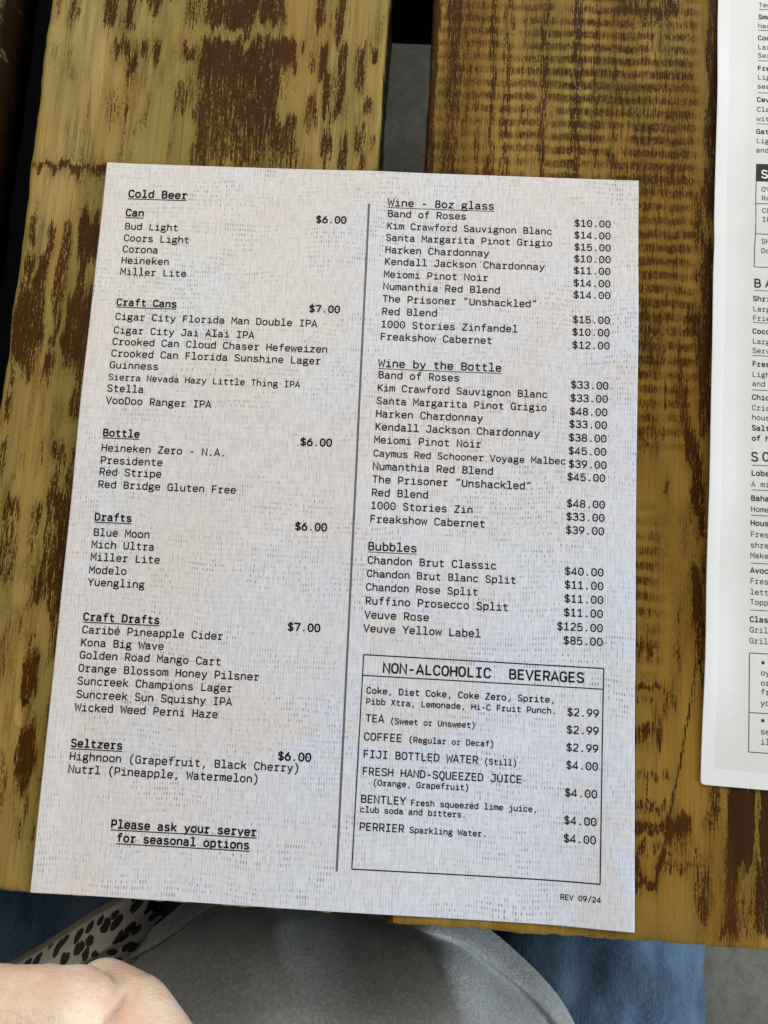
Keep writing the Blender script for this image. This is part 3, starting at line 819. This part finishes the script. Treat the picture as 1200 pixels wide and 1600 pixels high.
def plank(name, x0, x1, y0, y1, mat, parent, field, seed, step=0.75, fine_to=232.0, thick=38.0):
    xs = np.unique(np.r_[np.linspace(x0, x1, int((x1 - x0) / step) + 1), x0 + np.array([.2, .5, .9, 1.5]), x1 - np.array([.2, .5, .9, 1.5])])
    ys = np.r_[y0, y0 + np.array([.2, .5, .9, 1.5]), np.arange(y0 + 2.2, fine_to, step), np.arange(fine_to, y1, 6.0), y1]
    X, Y = np.meshgrid(xs, ys)
    D, B = field(X, Y)
    r = 2.2 + 0.8 * vnoise(X / 9, Y / 15, seed)
    e = np.minimum.reduce([X - x0, x1 - X, Y - y0, y1 - Y])
    drop = np.where(e < r, r - np.sqrt(np.maximum(r * r - (r - np.minimum(e, r)) ** 2, 0)), 0)
    Zv = -drop + 0.12 * vnoise(X / 3, Y / 30, seed + 1) - 0.12
    ex = 0.45 * vnoise(Y / 14, Y * 0 + seed, seed + 2) + 0.2 * vnoise(Y / 4, Y * 0, seed + 3)
    ey = 0.45 * vnoise(X / 17, X * 0 + seed, seed + 4) + 0.35 * vnoise(X / 3, X * 0, seed + 5)
    if seed == 3:                                         # a chipped knot near the front of the wide board
        k = np.hypot((X + 117.0) / 2.4, (Y + 79.0) / 4.6)
        Zv = Zv - 0.9 * sstep(1.15, 0.75, k) + 0.35 * np.exp(-((k - 1.25) / 0.16) ** 2) + 0.25 * vnoise(X / 0.9, Y / 0.9, 77) * sstep(1.2, 0.9, k)
    near = np.exp(-np.minimum(X - x0, x1 - X) / 3)
    nend = np.exp(-(Y - y0) / 3)
    V = np.stack([X + ex * near, Y + ey * nend, Zv], -1).reshape(-1, 3)
    ny, nx = X.shape
    idx = np.arange(nx * ny).reshape(ny, nx)
    F = np.stack([idx[:-1, :-1], idx[:-1, 1:], idx[1:, 1:], idx[1:, :-1]], -1).reshape(-1, 4).tolist()
    loop = np.r_[idx[0, :-1], idx[:-1, -1], idx[-1, :0:-1], idx[:0:-1, 0]]
    low = V[loop].copy(); low[:, 2] = -thick
    mid = V[loop].copy(); mid[:, 2] = -thick * 0.5
    b0 = len(V); n = len(loop)
    V = np.r_[V, mid, low]
    for i in range(n):
        j = (i + 1) % n
        F.append((loop[j], loop[i], b0 + i, b0 + j))
        F.append((b0 + j, b0 + i, b0 + n + i, b0 + n + j))
    F.append(tuple(b0 + n + i for i in range(n - 1, -1, -1)))
    Dl = D.reshape(-1)
    st = np.r_[Dl, np.full(n, 1.1), np.full(n, 1.2)]  # top keeps its stains; sides and underside get their shade painted in as darkness
    bd = np.r_[B.reshape(-1), np.zeros(2 * n)]
    return mesh_obj(name, V / 1000, F, mat, parent, True, {'stain_shade': st, 'band': bd})


BAND = 5.72                                               # saw-mark pitch on the right board


def field_wide(X, Y):
    D = np.maximum(stain_field(X, Y, STAINS_WIDE_PLANK, 11), loose_stain(X, Y, 3) * (Y > 225))
    B = 0.42 * sstep(0.05, 0.6, 0.6 * vnoise(X / 9, Y / 30, 61) + 0.5 * vnoise(X / 2.2, Y / 12, 62))
    B = np.clip(B + 0.40 * stain_field(X, Y, STAINS_WIDE_PLANK, 51, (), True), 0, 0.9)
    return D, B


def loose_stain(X, Y, seed):
    n = vnoise(X / 14, Y / 45, seed) * 0.6 + vnoise(X / 5, Y / 22, seed + 1) * 0.4
    return 0.85 * sstep(0.12, 0.45, n)


def field_knot(X, Y):
    D = stain_field(X, Y, STAINS_KNOT_PLANK, 23, GRAIN_LINES)
    wob = Y + 0.5 * vnoise(X / 6, Y / 20, 5) + 0.25 * vnoise(X / 1.2, Y / 5, 6)
    band = sstep(0.12, 0.85, 0.5 + 0.5 * np.cos(2 * np.pi * (wob - 216.8) / BAND))
    m = (1.0 * sstep(22, 60, Y) * sstep(133, 126, X) + 0.75 * sstep(-64, -20, Y) * sstep(18, -4, Y) * sstep(122, 112, X))
    m *= 0.62 + 0.45 * vnoise(X / 11, Y / 16, 9) + 0.40 * vnoise(X / 3, Y / 9, 10)
    m *= 0.55 + 0.45 * sstep(50, 75, X)
    haze = 0.30 * sstep(0.1, 0.6, vnoise(X / 9, Y / 30, 63))
    edge = sstep(24.6, 23.6, X + 0.5 * vnoise(Y / 7, Y * 0, 71))          # the eased edge is stained dark
    D = np.maximum(D, loose_stain(X, Y, 8) * (Y > 228))
    D = np.where(edge > 0, np.maximum(D, 0.97 * edge), D + 0.30 * np.clip(m, 0, 1) * band)
    return D, np.clip(1.25 * m * band + haze + 0.55 * stain_field(X, Y, STAINS_KNOT_PLANK, 57, (), True), 0, 1)


table = empty('wooden_table', (0, 0, TZ), math.radians(-0.4))
tag(table, 'brown stained wooden table of wide gapped planks under the printed menus', 'table')
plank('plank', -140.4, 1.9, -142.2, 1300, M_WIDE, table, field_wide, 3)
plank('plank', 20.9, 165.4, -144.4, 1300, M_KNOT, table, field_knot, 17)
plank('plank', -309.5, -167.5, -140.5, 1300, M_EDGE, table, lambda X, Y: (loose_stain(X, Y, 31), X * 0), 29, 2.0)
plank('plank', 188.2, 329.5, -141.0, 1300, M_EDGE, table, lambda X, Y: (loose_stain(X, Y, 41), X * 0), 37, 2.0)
UND = -0.0385
for y in (0.272, 1.18):
    box_obj('cross_beam', (-0.30, y, UND - 0.055), (0.33, y + 0.07, UND), M_STEEL, table, 0.003)
for x in (-0.172, 0.192):
    box_obj('rail', (x, -0.03, UND - 0.05), (x + 0.05, 0.27, UND), M_STEEL, table, 0.003)
for x in (-0.29, 0.27):
    for y in (0.272, 1.18):
        box_obj('leg', (x, y, -TZ), (x + 0.05, y + 0.07, UND - 0.0555), M_STEEL, table, 0.003)


# ------------------------------------------------------------------ printed sheets
def sheet(name, w, h, corner, x0, y0, height, mat, parent, step=2.0, thick=0.00012, bend=None):
    """a thin sheet w x h (mm) whose lower left corner is (x0, y0); rounded corners, front and back"""
    xs = np.unique(np.r_[np.linspace(0, w, int(w / step) + 1), [.3, .8, w - .3, w - .8]])
    ys = np.unique(np.r_[np.linspace(0, h, int(h / step) + 1), [.3, .8, h - .3, h - .8]])
    X, Y = np.meshgrid(xs, ys)
    U, W = X.copy(), Y.copy()
    if corner:                                           # pull the corner points in onto an arc
        for cx, sx in ((corner, -1), (w - corner, 1)):
            for cy, sy in ((corner, -1), (h - corner, 1)):
                a, b = (U - cx) * sx, (W - cy) * sy
                k = (a > 0) & (b > 0)
                l = np.hypot(a, b); mx = np.maximum(a, b)
                f = np.where(k & (l > 0), mx / np.maximum(l, 1e-9), 1)
                U = np.where(k, cx + sx * a * f, U); W = np.where(k, cy + sy * b * f, W)
    PX, PY = (U + x0) / 1000, (W + y0) / 1000
    Zt = height(PX, PY)
    V = np.stack([PX, PY, Zt], -1).reshape(-1, 3)
    n = len(V); ny, nx = X.shape
    Vb = V.copy(); Vb[:, 2] -= thick
    idx = np.arange(n).reshape(ny, nx)
    F = np.stack([idx[:-1, :-1], idx[:-1, 1:], idx[1:, 1:], idx[1:, :-1]], -1).reshape(-1, 4)
    F2 = F[:, ::-1] + n
    loop = np.r_[idx[0, :-1], idx[:-1, -1], idx[-1, :0:-1], idx[:0:-1, 0]]
    side = [(loop[(i + 1) % len(loop)], loop[i], loop[i] + n, loop[(i + 1) % len(loop)] + n) for i in range(len(loop))]
    return mesh_obj(name, np.r_[V, Vb], F.tolist() + F2.tolist() + side, mat, parent, True)


MW, MH = 214.4, 281.4


def menu_z(x, y):
    X, Y = x * 1000, y * 1000
    z = 0.45 + 0.55 * (1 + vnoise(X / 55, Y / 70, 2)) * 0.6
    z = z + 0.9 * np.exp(-((Y - 62 - 0.15 * X) / 28) ** 2) + 0.35 * np.exp(-((X - 2) / 12) ** 2) * sstep(-140, 60, Y)
    z = z + 2.0 * sstep(70, 110, X) * sstep(-60, -140, Y) + 0.7 * sstep(85, 107, X) * (1 + vnoise(Y / 40, Y * 0, 6)) * 0.6
    z = z + 0.6 * sstep(-95, -107, X) * (1 + vnoise(Y / 30, Y * 0, 8)) * 0.5
    return z / 1000


drinks = empty('drinks_menu', (0, 0, TZ))
tag(drinks, 'linen-patterned drinks menu sheet with beer and wine lists in the middle', 'menu')
sheet('sheet', MW, MH, 0, -MW / 2, -MH / 2, menu_z, M_LINEN, drinks)
ANG = math.radians(0.2)
WT = {'h': 150, 'u': 120, 'm': 128, 'b': 150, 't': 116, 'p': 120, 'n': 128}
sections, cur = [], None
for blk, st, txt, x, y, em in MENU_LINES:
    if txt.startswith('for seasonal') and cur: pass
    elif st in 'hum' or st == 'n':
        cur = {'head': [], 'items': [], 'prices': []}
        sections.append(cur)
    if st in 'humn': cur['head'].append((st, txt, x, y, em))
    elif st in 'bp': cur['prices'].append((st, txt, x, y, em))
    else: cur['items'].append((st, txt, x, y, em))
for sec in sections:
    ink = Ink()
    for st, txt, x, y, em in sec['head']:
        xe = ink.text(txt, x, y, em, WT[st], ANG)
        if st in 'hu':
            ink.rule((x - 0.2, y - 0.68), (xe - 0.12, y - 0.68 + (xe - x) * math.sin(ANG)), 0.36 if st == 'h' else 0.26)
    st, txt = sec['head'][0][:2]
    ink.build('revision_note' if st == 'n' else 'server_note' if txt.startswith('Please') else 'section_heading', M_INK, drinks, menu_z)
    for key, nm in (('items', 'item_list'), ('prices', 'price_list')):
        if sec[key]:
            ink = Ink()
            for st, txt, x, y, em in sec[key]: ink.text(txt, x, y, em, WT[st] * (1.12 if em < 3.5 else 1), ANG)
            ink.build(nm, M_INK, drinks, menu_z)
ink = Ink(); ink.rule((0.36, 126.6), (2.31, -127.1), 0.78); ink.build('divider_rule', M_RULE, drinks, menu_z)
ink = Ink()
q = [(7.8, -50.6), (95.94, -51.04), (95.4, -125.74), (7.65, -126.02)]
for i in range(4): ink.rule(q[i], q[(i + 1) % 4], 0.42)
ink.rule((7.86, -58.13), (95.95, -58.46), 0.40)
ink.build('beverage_box', M_INK, drinks, menu_z)

# the food menu lies further right and is turned a little
FA = math.radians(-1.45)
food = empty('food_menu', (0.13092, -0.09010, TZ), FA)
tag(food, 'white bordered food menu sheet with rounded corner at the right side of the photo', 'menu')


def food_z(x, y):
    X, Y = x * 1000, y * 1000
    z = 0.6 + 0.5 * (1 + vnoise(X / 40, Y / 55, 4))
    z = z + 2.4 * sstep(14, 0, X) * (0.55 + 0.45 * vnoise(Y / 38, Y * 0, 12)) * sstep(-5, 60, Y)
    return z / 1000 + 0.0006 * np.exp(-((Y - 205 - 0.6 * X) / 7) ** 2)


sheet('sheet', 279.4, 431.8, 1.4, 0, 0, food_z, M_FOOD, food)
cf, sf = math.cos(-FA), math.sin(-FA)


def fl_(x, y):                                            # table millimetres -> sheet millimetres
    dx, dy = x - 130.92, y + 90.10
    return cf * dx - sf * dy, sf * dx + cf * dy


FSKEW = math.radians(1.0)
RULE_Y = ((155.37, 217.41), (155.12, 207.98), (154.82, 194.45), (154.39, 180.31), (153.97, 166.72), (152.13, 96.54), (151.37, 83.5), (151.09, 70.22), (150.7, 56.58), (150.3, 27.3), (150.09, 17.86), (149.82, 8.23), (149.43, -9.7), (149.05, -27.0))
runs = []
for w, t, x, y in FOOD_LINES:                              # a run of bold lines is a dish name, of light lines its description
    if not runs or runs[-1][0] != w: runs.append((w, []))
    runs[-1][1].append((t, x, y))
for w, lines in runs:
    ik = Ink()
    for t, x, y in lines:
        a, b = fl_(x, y)
        ik.text(t, a, b, 2.86 if a > 10 else 2.8, 140 if w == 'b' else 92, FSKEW)
    ik.build('dish_name' if w == 'b' else 'dish_description', M_SOFTINK, food, food_z)
for x, y in RULE_Y:
    a, b = fl_(x, y)
    rl = Ink(); rl.rule((a, b), (a + 110, b + 110 * math.sin(FSKEW)), 0.22)
    rl.build('divider_rule', M_SOFTINK, food, food_z)
bx = Ink()
T0, T1, T2, T3, T4 = [fl_(*p) for p in ((153.56, 149.44), (153.17, 142.02), (152.81, 132.47), (152.53, 119.75), (152.12, 106.17))]
bx.rule(T0, T4, 0.28)
for p in (T2, T3, T4): bx.rule(p, (p[0] + 110, p[1] + 1.9), 0.26)
bx.rule((T0[0] + 110, T0[1] + 1.9), (T4[0] + 110, T4[1] + 1.9), 0.28)
n = 28
for i in range(n):
    u0, u1 = 110 * i / n, 110 * (i + 1) / n
    bx.poly([(T1[0] + u0, T1[1] + u0 * .0175), (T1[0] + u1, T1[1] + u1 * .0175), (T0[0] + u1, T0[1] + u1 * .0175), (T0[0] + u0, T0[1] + u0 * .0175)])
bx.build('shellfish_box', M_SOFTINK, food, food_z)
w = Ink(); a, b = fl_(155.45, 143.35); w.text('S', a, b, 4.9, 120, FSKEW)
w.build('box_heading', M_PAPERWHITE, food, food_z, 0.00012)
for p0, p1, ch in (((152.15, 97.75), (156.52, 97.92), 'BA'), ((150.26, 28.81), (154.45, 29.0), 'SO')):
    h = Ink()
    for p, c in zip((p0, p1), ch): a, b = fl_(*p); h.text(c, a, b, 5.0, 120, FSKEW)
    h.build('section_heading', M_SOFTINK, food, food_z)
bx = Ink()
B0, B1, B2 = [fl_(*p) for p in ((148.7, -42.64), (148.28, -63.91), (148.04, -77.81))]
bx.rule(B0, B2, 0.28)
for p in (B0, B1, B2): bx.rule(p, (p[0] + 110, p[1] + 1.9), 0.26)
bx.rule((B0[0] + 110, B0[1] + 1.9), (B2[0] + 110, B2[1] + 1.9), 0.28)
bx.build('notice_box', M_SOFTINK, food, food_z)


# ------------------------------------------------------------------ person
def blob(name, caps, voxel, smooth, mat, parent=None, disp=None, seg=18):
    """tapered capsules fused into one continuous surface"""
    V, F = [], []
    for p0, r0, p1, r1 in caps:
        p0, p1 = Vector(p0), Vector(p1)
        ax = p1 - p0
        L = ax.length or 1e-6
        q = ax.to_track_quat('Z', 'Y') if ax.length > 1e-6 else Vector((0, 0, 1)).to_track_quat('Z', 'Y')
        prof = [(-r0 * math.sin(a), r0 * math.cos(a)) for a in np.linspace(math.pi / 2 * .98, 0, 6)]
        prof += [(L * t, r0 + (r1 - r0) * t) for t in (0.33, 0.66)]
        prof += [(L + r1 * math.sin(a), r1 * math.cos(a)) for a in np.linspace(0, math.pi / 2 * .98, 6)]
        s = len(V)
        for z, r in prof:
            for k in range(seg):
                t = 2 * math.pi * k / seg
                V.append(p0 + q @ Vector((r * math.cos(t), r * math.sin(t), z)))
        m = len(prof)
        for i in range(m - 1):
            for k in range(seg):
                k2 = (k + 1) % seg
                F.append((s + i * seg + k, s + i * seg + k2, s + (i + 1) * seg + k2, s + (i + 1) * seg + k))
        F.append(tuple(s + k for k in range(seg - 1, -1, -1)))
        F.append(tuple(s + (m - 1) * seg + k for k in range(seg)))
    o = mesh_obj(name, V, F, mat, parent)
    rm = o.modifiers.new('fuse', 'REMESH'); rm.mode = 'VOXEL'; rm.voxel_size = voxel
    sm = o.modifiers.new('soften', 'SMOOTH'); sm.iterations = smooth; sm.factor = 0.5
    bpy.context.view_layer.update()
    dg = bpy.context.evaluated_depsgraph_get()
    me = bpy.data.meshes.new_from_object(o.evaluated_get(dg))
    o.modifiers.clear()
    o.data = me
    nv = len(me.vertices)
    co = np.empty(nv * 3); me.vertices.foreach_get('co', co); co = co.reshape(-1, 3)
    if disp is not None:
        no = np.empty(nv * 3); me.vertices.foreach_get('normal', no); no = no.reshape(-1, 3)
        co = co + no * disp(co)[:, None]
        me.vertices.foreach_set('co', co.ravel())
    me.polygons.foreach_set('use_smooth', [True] * len(me.polygons))
    me.update()
    return o


person = empty('person', (0, 0, TZ))
tag(person, 'person in grey shirt and blue jeans sitting with a closed bare hand by the table', 'person')


def hand_caps(wrist, knuckles, thumb, curl):
    c = []
    for k in knuckles:                                     # metacarpals fan out from the wrist
        c.append((wrist, 0.017, k[0], k[1]))
    for (p, r), (pip, tip, end) in zip(knuckles, curl):    # three bones of each finger, curled under
        c += [(p, r, pip, r * 0.86), (pip, r * 0.86, tip, r * 0.76), (tip, r * 0.76, end, r * 0.66)]
    c += [(a, ra, b, rb) for (a, ra), (b, rb) in zip(thumb[:-1], thumb[1:])]
    return c


def mir(p): return (-p[0], p[1], p[2])


caps = [
    # trunk, neck, head
    ((0, -.36, -.17), .105, (0, -.37, 0), .10), ((0, -.37, 0), .10, (0, -.40, .20), .105), ((-.09, -.41, .27), .065, (.09, -.41, .27), .065),
    ((0, -.41, .28), .058, (0, -.395, .40), .052), ((0, -.385, .47), .078, (0, -.405, .53), .088), ((0, -.345, .43), .045, (0, -.36, .47), .06),
    ((0, -.312, .475), .010, (0, -.296, .462), .011), ((-.085, -.40, .49), .014, (-.085, -.40, .51), .016), ((.085, -.40, .49), .014, (.085, -.40, .51), .016),
]
for s in (-1, 1):
    caps += [((s * .105, -.39, -.20), .080, (s * .14, -.20, -.222), .070), ((s * .14, -.20, -.222), .070, (s * .155 if s < 0 else .128, 0, -.232), .058), ((s * .155 if s < 0 else .128, 0, -.232), .054, (s * .13, -.03, -.66), .036),
             ((s * .13, -.04, -.70), .034, (s * .135, .10, -.722), .026)]
# left arm, bare to above the elbow, the loosely closed hand in front of the table edge
caps += [((-.17, -.41, .26), .056, (-.31, -.45, .03), .044), ((-.31, -.45, .03), .042, (-.172, -.285, .010), .029)]
W = (-.155, -.238, .010)
KN = [((-.083, -.1490, .016), .0160), ((-.105, -.1485, .017), .0160), ((-.126, -.1490, .015), .0155), ((-.147, -.1510, .012), .0145)]
CU = [((-.080, -.167, -.014), (-.084, -.187, -.020), (-.088, -.200, -.008)), ((-.103, -.167, -.015), (-.104, -.184, -.022), (-.108, -.200, -.008)),
      ((-.124, -.167, -.015), (-.125, -.186, -.022), (-.128, -.202, -.008)), ((-.144, -.170, -.014), (-.143, -.188, -.020), (-.144, -.203, -.008))]
TH = [((-.135, -.225, .014), .019), ((-.078, -.192, .018), .0185), ((-.0505, -.1645, .012), .0150), ((-.066, -.1520, .002), .0130), ((-.082, -.150, -.010), .0105)]
HS = Vector((.0015, -.0245, .004))
sh = lambda p: tuple(Vector(p) + HS)
W = sh(W); KN = [(sh(p), r) for p, r in KN]; CU = [tuple(sh(p) for p in c) for c in CU]; TH = [(sh(p), r) for p, r in TH]
caps += hand_caps(W, KN, TH, CU)
for a, b_ in zip(KN[:-1], KN[1:]):
    caps.append((a[0], a[1] * 1.0, b_[0], b_[1] * 1.0))
caps.append((KN[0][0], .0145, tuple((Vector(KN[0][0]) + Vector(W)) / 2), .018))
caps.append(((KN[3][0][0] - .02, KN[3][0][1] - .006, KN[3][0][2] - .004), .0160, KN[0][0], .0172))
# right arm hangs beside the body, hand resting closed on the seat side
caps += [((.17, -.41, .26), .056, (.27, -.50, .03), .044), ((.27, -.50, .03), .042, (.26, -.40, -.19), .029)]
off = Vector((.115, -.165, -.215))
caps += [(Vector(mir(a)) + off, ra, Vector(mir(b)) + off, rb) for a, ra, b, rb in hand_caps(W, KN, TH, CU)]


def skin_folds(co):
    x, y, z = (co - np.array(HS)).T * 1000
    hand = sstep(-205, -160, x) * sstep(-30, -60, x) * sstep(-250, -230, y) * sstep(-8, 6, z)
    d = np.zeros_like(x)
    # the fold between thumb and forefinger, and short creases running back from the knuckles
    for ax, ay, bx, by, w, dep in ((-63.5, -137, -73, -162, 3.2, 4.2), (-95, -140, -90, -158, 1.8, 1.0), (-103, -141, -101.5, -158, 1.6, .9), (-115, -142, -113, -160, 2, .8), (-79, -146, -81, -162, 1.2, .35)):
        dx, dy = bx - ax, by - ay
        t = np.clip(((x - ax) * dx + (y - ay) * dy) / (dx * dx + dy * dy), 0, 1)
        r = np.hypot(x - ax - t * dx, y - ay - t * dy)
        d -= dep * sstep(w, 0, r) * sstep(0, .35, t)
    d += 0.35 * vnoise(x / 5, y / 5, 3) + 0.18 * vnoise(x / 2.2, y / 6, 4)
    return hand * d / 1000


body = blob('body', caps, 0.0021, 9, M_SKIN, person, skin_folds)
hair = blob('hair', [((0, -.415, .53), .094, (0, -.425, .49), .092), ((0, -.45, .48), .075, (0, -.45, .36), .06)], .004, 6, M_HAIR, person)

# jeans
jc = [((-.08, -.40, -.17), .125, (.08, -.40, -.17), .125)]
for s, hx, kx in ((-1, -.115, -.165), (1, .104, .128)):
    mx = -.146 if s < 0 else .127
    jc += [((hx, -.40, -.195), .100, (mx, -.20, -.220), .084), ((mx, -.20, -.220), .084, (kx, .01, -.232), .072),
           ((kx, .01, -.232), .070, (s * .13, -.02, -.45), .060), ((s * .13, -.02, -.45), .060, (s * .13, -.03, -.665), .058)]


def denim_folds(co):
    x, y, z = co.T * 1000
    u = x * .75 + y * .9
    d = 3.6 * np.sin((x * .55 + y * .95) / 6.5 + 2.5 * vnoise(x / 60, y / 60, 5)) * sstep(-.1, .6, vnoise(x / 45, y / 45, 7)) * sstep(195, 165, np.abs(x)) + 1.0 * vnoise(x / 30, y / 40, 9) + 0.8 * vnoise(x / 8, y / 12, 15)
    return d / 1000


jeans = blob('jeans', jc, .004, 6, M_DENIM, person, denim_folds)

# shirt: a draped tube, hem spread over the lap, short sleeves
lev = [(-.126, 1.01, 1.01, -.3525), (-.121, 1.0, 1.0, -.3525), (-.117, .985, .985, -.3525), (-.109, .955, .955, -.3525), (-.096, .925, .915, -.3525), (-.080, .895, .870, -.3525), (-.060, .865, .820, -.353),
       (-.040, .84, .775, -.354), (-.015, .82, .735, -.355), (.02, .81, .71, -.358), (.08, .84, .70, -.366), (.14, .90, .69, -.378), (.20, .99, .67, -.388), (.25, 1.02, .63, -.397), (.29, .85, .56, -.402), (.315, .62, .46, -.405), (.33, .44, .40, -.405)]
nt = 220
V, F = [], []
zz = np.array([l[0] for l in lev]); lv = np.array(lev)
zs = np.r_[np.linspace(-.126, -.06, 100), np.linspace(-.05, .33, 40)]
th = np.linspace(0, 2 * np.pi, nt, endpoint=False)
for i, z in enumerate(zs):
    rx, ry, cy = (np.interp(z, zz, lv[:, k]) for k in (1, 2, 3))
    fold = 0.003 * np.sin(th * 9 + 14 * z + 1.5 * np.sin(th * 3)) * sstep(.1, -.1, z) * (0.4 + 0.6 * sstep(-.09, -.126, z)) + .004 * vnoise(th * 5, th * 0 + z * 22, 3)
    R_ = 1 + fold / .16
    px = -.010 + .168 * rx * R_ * np.cos(th)
    py = cy + .180 * ry * R_ * np.sin(th)
    pz = z + .004 * vnoise(th * 3.2, th * 0 + z * 9, 8) + 0
    pz = pz + sstep(-.125, -.105, z + th * 0) * sstep(.05, -.02, z + th * 0) * (.0030 * vnoise((px * .8 + py * .6) * 55, (px * .6 - py * .8) * 16, 21) + .0012 * vnoise((px * .7 + py * .7) * 150, (px * .7 - py * .7) * 40, 22))
    pz = pz - .0065 * math.exp(-((rx - .955) / .010) ** 2) + .002 * math.exp(-((rx - .985) / .012) ** 2)
    for ax, ay, bx, by, w, hgt in ((-.062, -.150, .000, -.222, .008, .010), (.012, -.150, .072, -.222, .0075, .010), (-.028, -.150, .038, -.235, .013, -.005), (.050, -.160, .095, -.222, .008, -.004)):
        t = np.clip(((px - ax) * (bx - ax) + (py - ay) * (by - ay)) / ((bx - ax) ** 2 + (by - ay) ** 2), 0, 1.3)
        dd = np.hypot(px - ax - t * (bx - ax), py - ay - t * (by - ay))
        pz = pz + hgt * np.exp(-(dd / w) ** 2) * sstep(.0, -.05, z)
    V += list(np.stack([px, py, pz + th * 0], -1))
ns = len(zs)
for i in range(ns - 1):
    for k in range(nt):
        k2 = (k + 1) % nt
        F.append((i * nt + k, i * nt + k2, (i + 1) * nt + k2, (i + 1) * nt + k))
# folded hem: turn the edge under
b = len(V)
V += [np.array((v[0] * .985, v[1] * .99 - .002, v[2] - .003)) for v in V[:nt]]
for k in range(nt):
    k2 = (k + 1) % nt
    F.append((b + k, b + k2, k2, k))
for s in (-1, 1):                                          # sleeves
    p0, p1 = Vector((s * .12, -.405, .262)), Vector((s * .25, -.435 if s < 0 else -.47, .115))
    q = (p1 - p0).to_track_quat('Z', 'Y'); L = (p1 - p0).length
    b = len(V)
    for t, r in ((0, .070), (.3, .072), (.6, .070), (.85, .068), (1, .067), (1, .062)):
        for k in range(40):
            a = 2 * math.pi * k / 40
            V.append(np.array(p0 + q @ Vector((r * math.cos(a), r * math.sin(a) * 1.05, L * t))))
    for i in range(5):
        for k in range(40):
            k2 = (k + 1) % 40
            F.append((b + i * 40 + k, b + i * 40 + k2, b + (i + 1) * 40 + k2, b + (i + 1) * 40 + k))
shirt = mesh_obj('shirt', V, F, M_SHIRT, person, True)

# ------------------------------------------------------------------ leopard cloth bunched on the lap
A0, A1 = np.array((-.225, -.268)), np.array((-.096, -.190))
ax = (A1 - A0) / np.hypot(*(A1 - A0)); nrm = np.array((-ax[1], ax[0]))
nu, nv = 90, 46
V, UV, F = [], [], []
for i in range(nu):
    u = i / (nu - 1)
    for j in range(nv):
        v = j / (nv - 1)
        half = .0165 - .003 * u + .0015 * math.sin(u * 9)
        a = (v - .5) * 2
        off_ = half * a
        fold = .0035 * math.sin(v * 9.5 + u * 3) + .0016 * math.sin(v * 23 - u * 5)
        z = -.098 - .016 * a * a + fold + .003 * math.sin(u * 11)
        endc = max(0, (u - .88) / .12)
        z -= .030 * endc ** 1.7
        p = A0 + (A1 - A0) * (u - .035 * endc * endc) + nrm * off_
        V.append((p[0], p[1], z)); UV.append((u * .152, v * .036))
for i in range(nu - 1):
    for j in range(nv - 1):
        F.append((i * nv + j, (i + 1) * nv + j, (i + 1) * nv + j + 1, i * nv + j + 1))
V = [(x, y, z + TZ) for x, y, z in V]
cloth = mesh_obj('patterned_cloth', V, F, M_LEO, None, True)
uvl = cloth.data.uv_layers.new(name='UVMap')
for lp in cloth.data.loops: uvl.data[lp.index].uv = UV[lp.vertex_index]
sd = cloth.modifiers.new('thickness', 'SOLIDIFY'); sd.thickness = 0.0015; sd.offset = -1
tag(cloth, 'pale cloth with dark leopard spots bunched on the lap behind the hand', 'cloth')
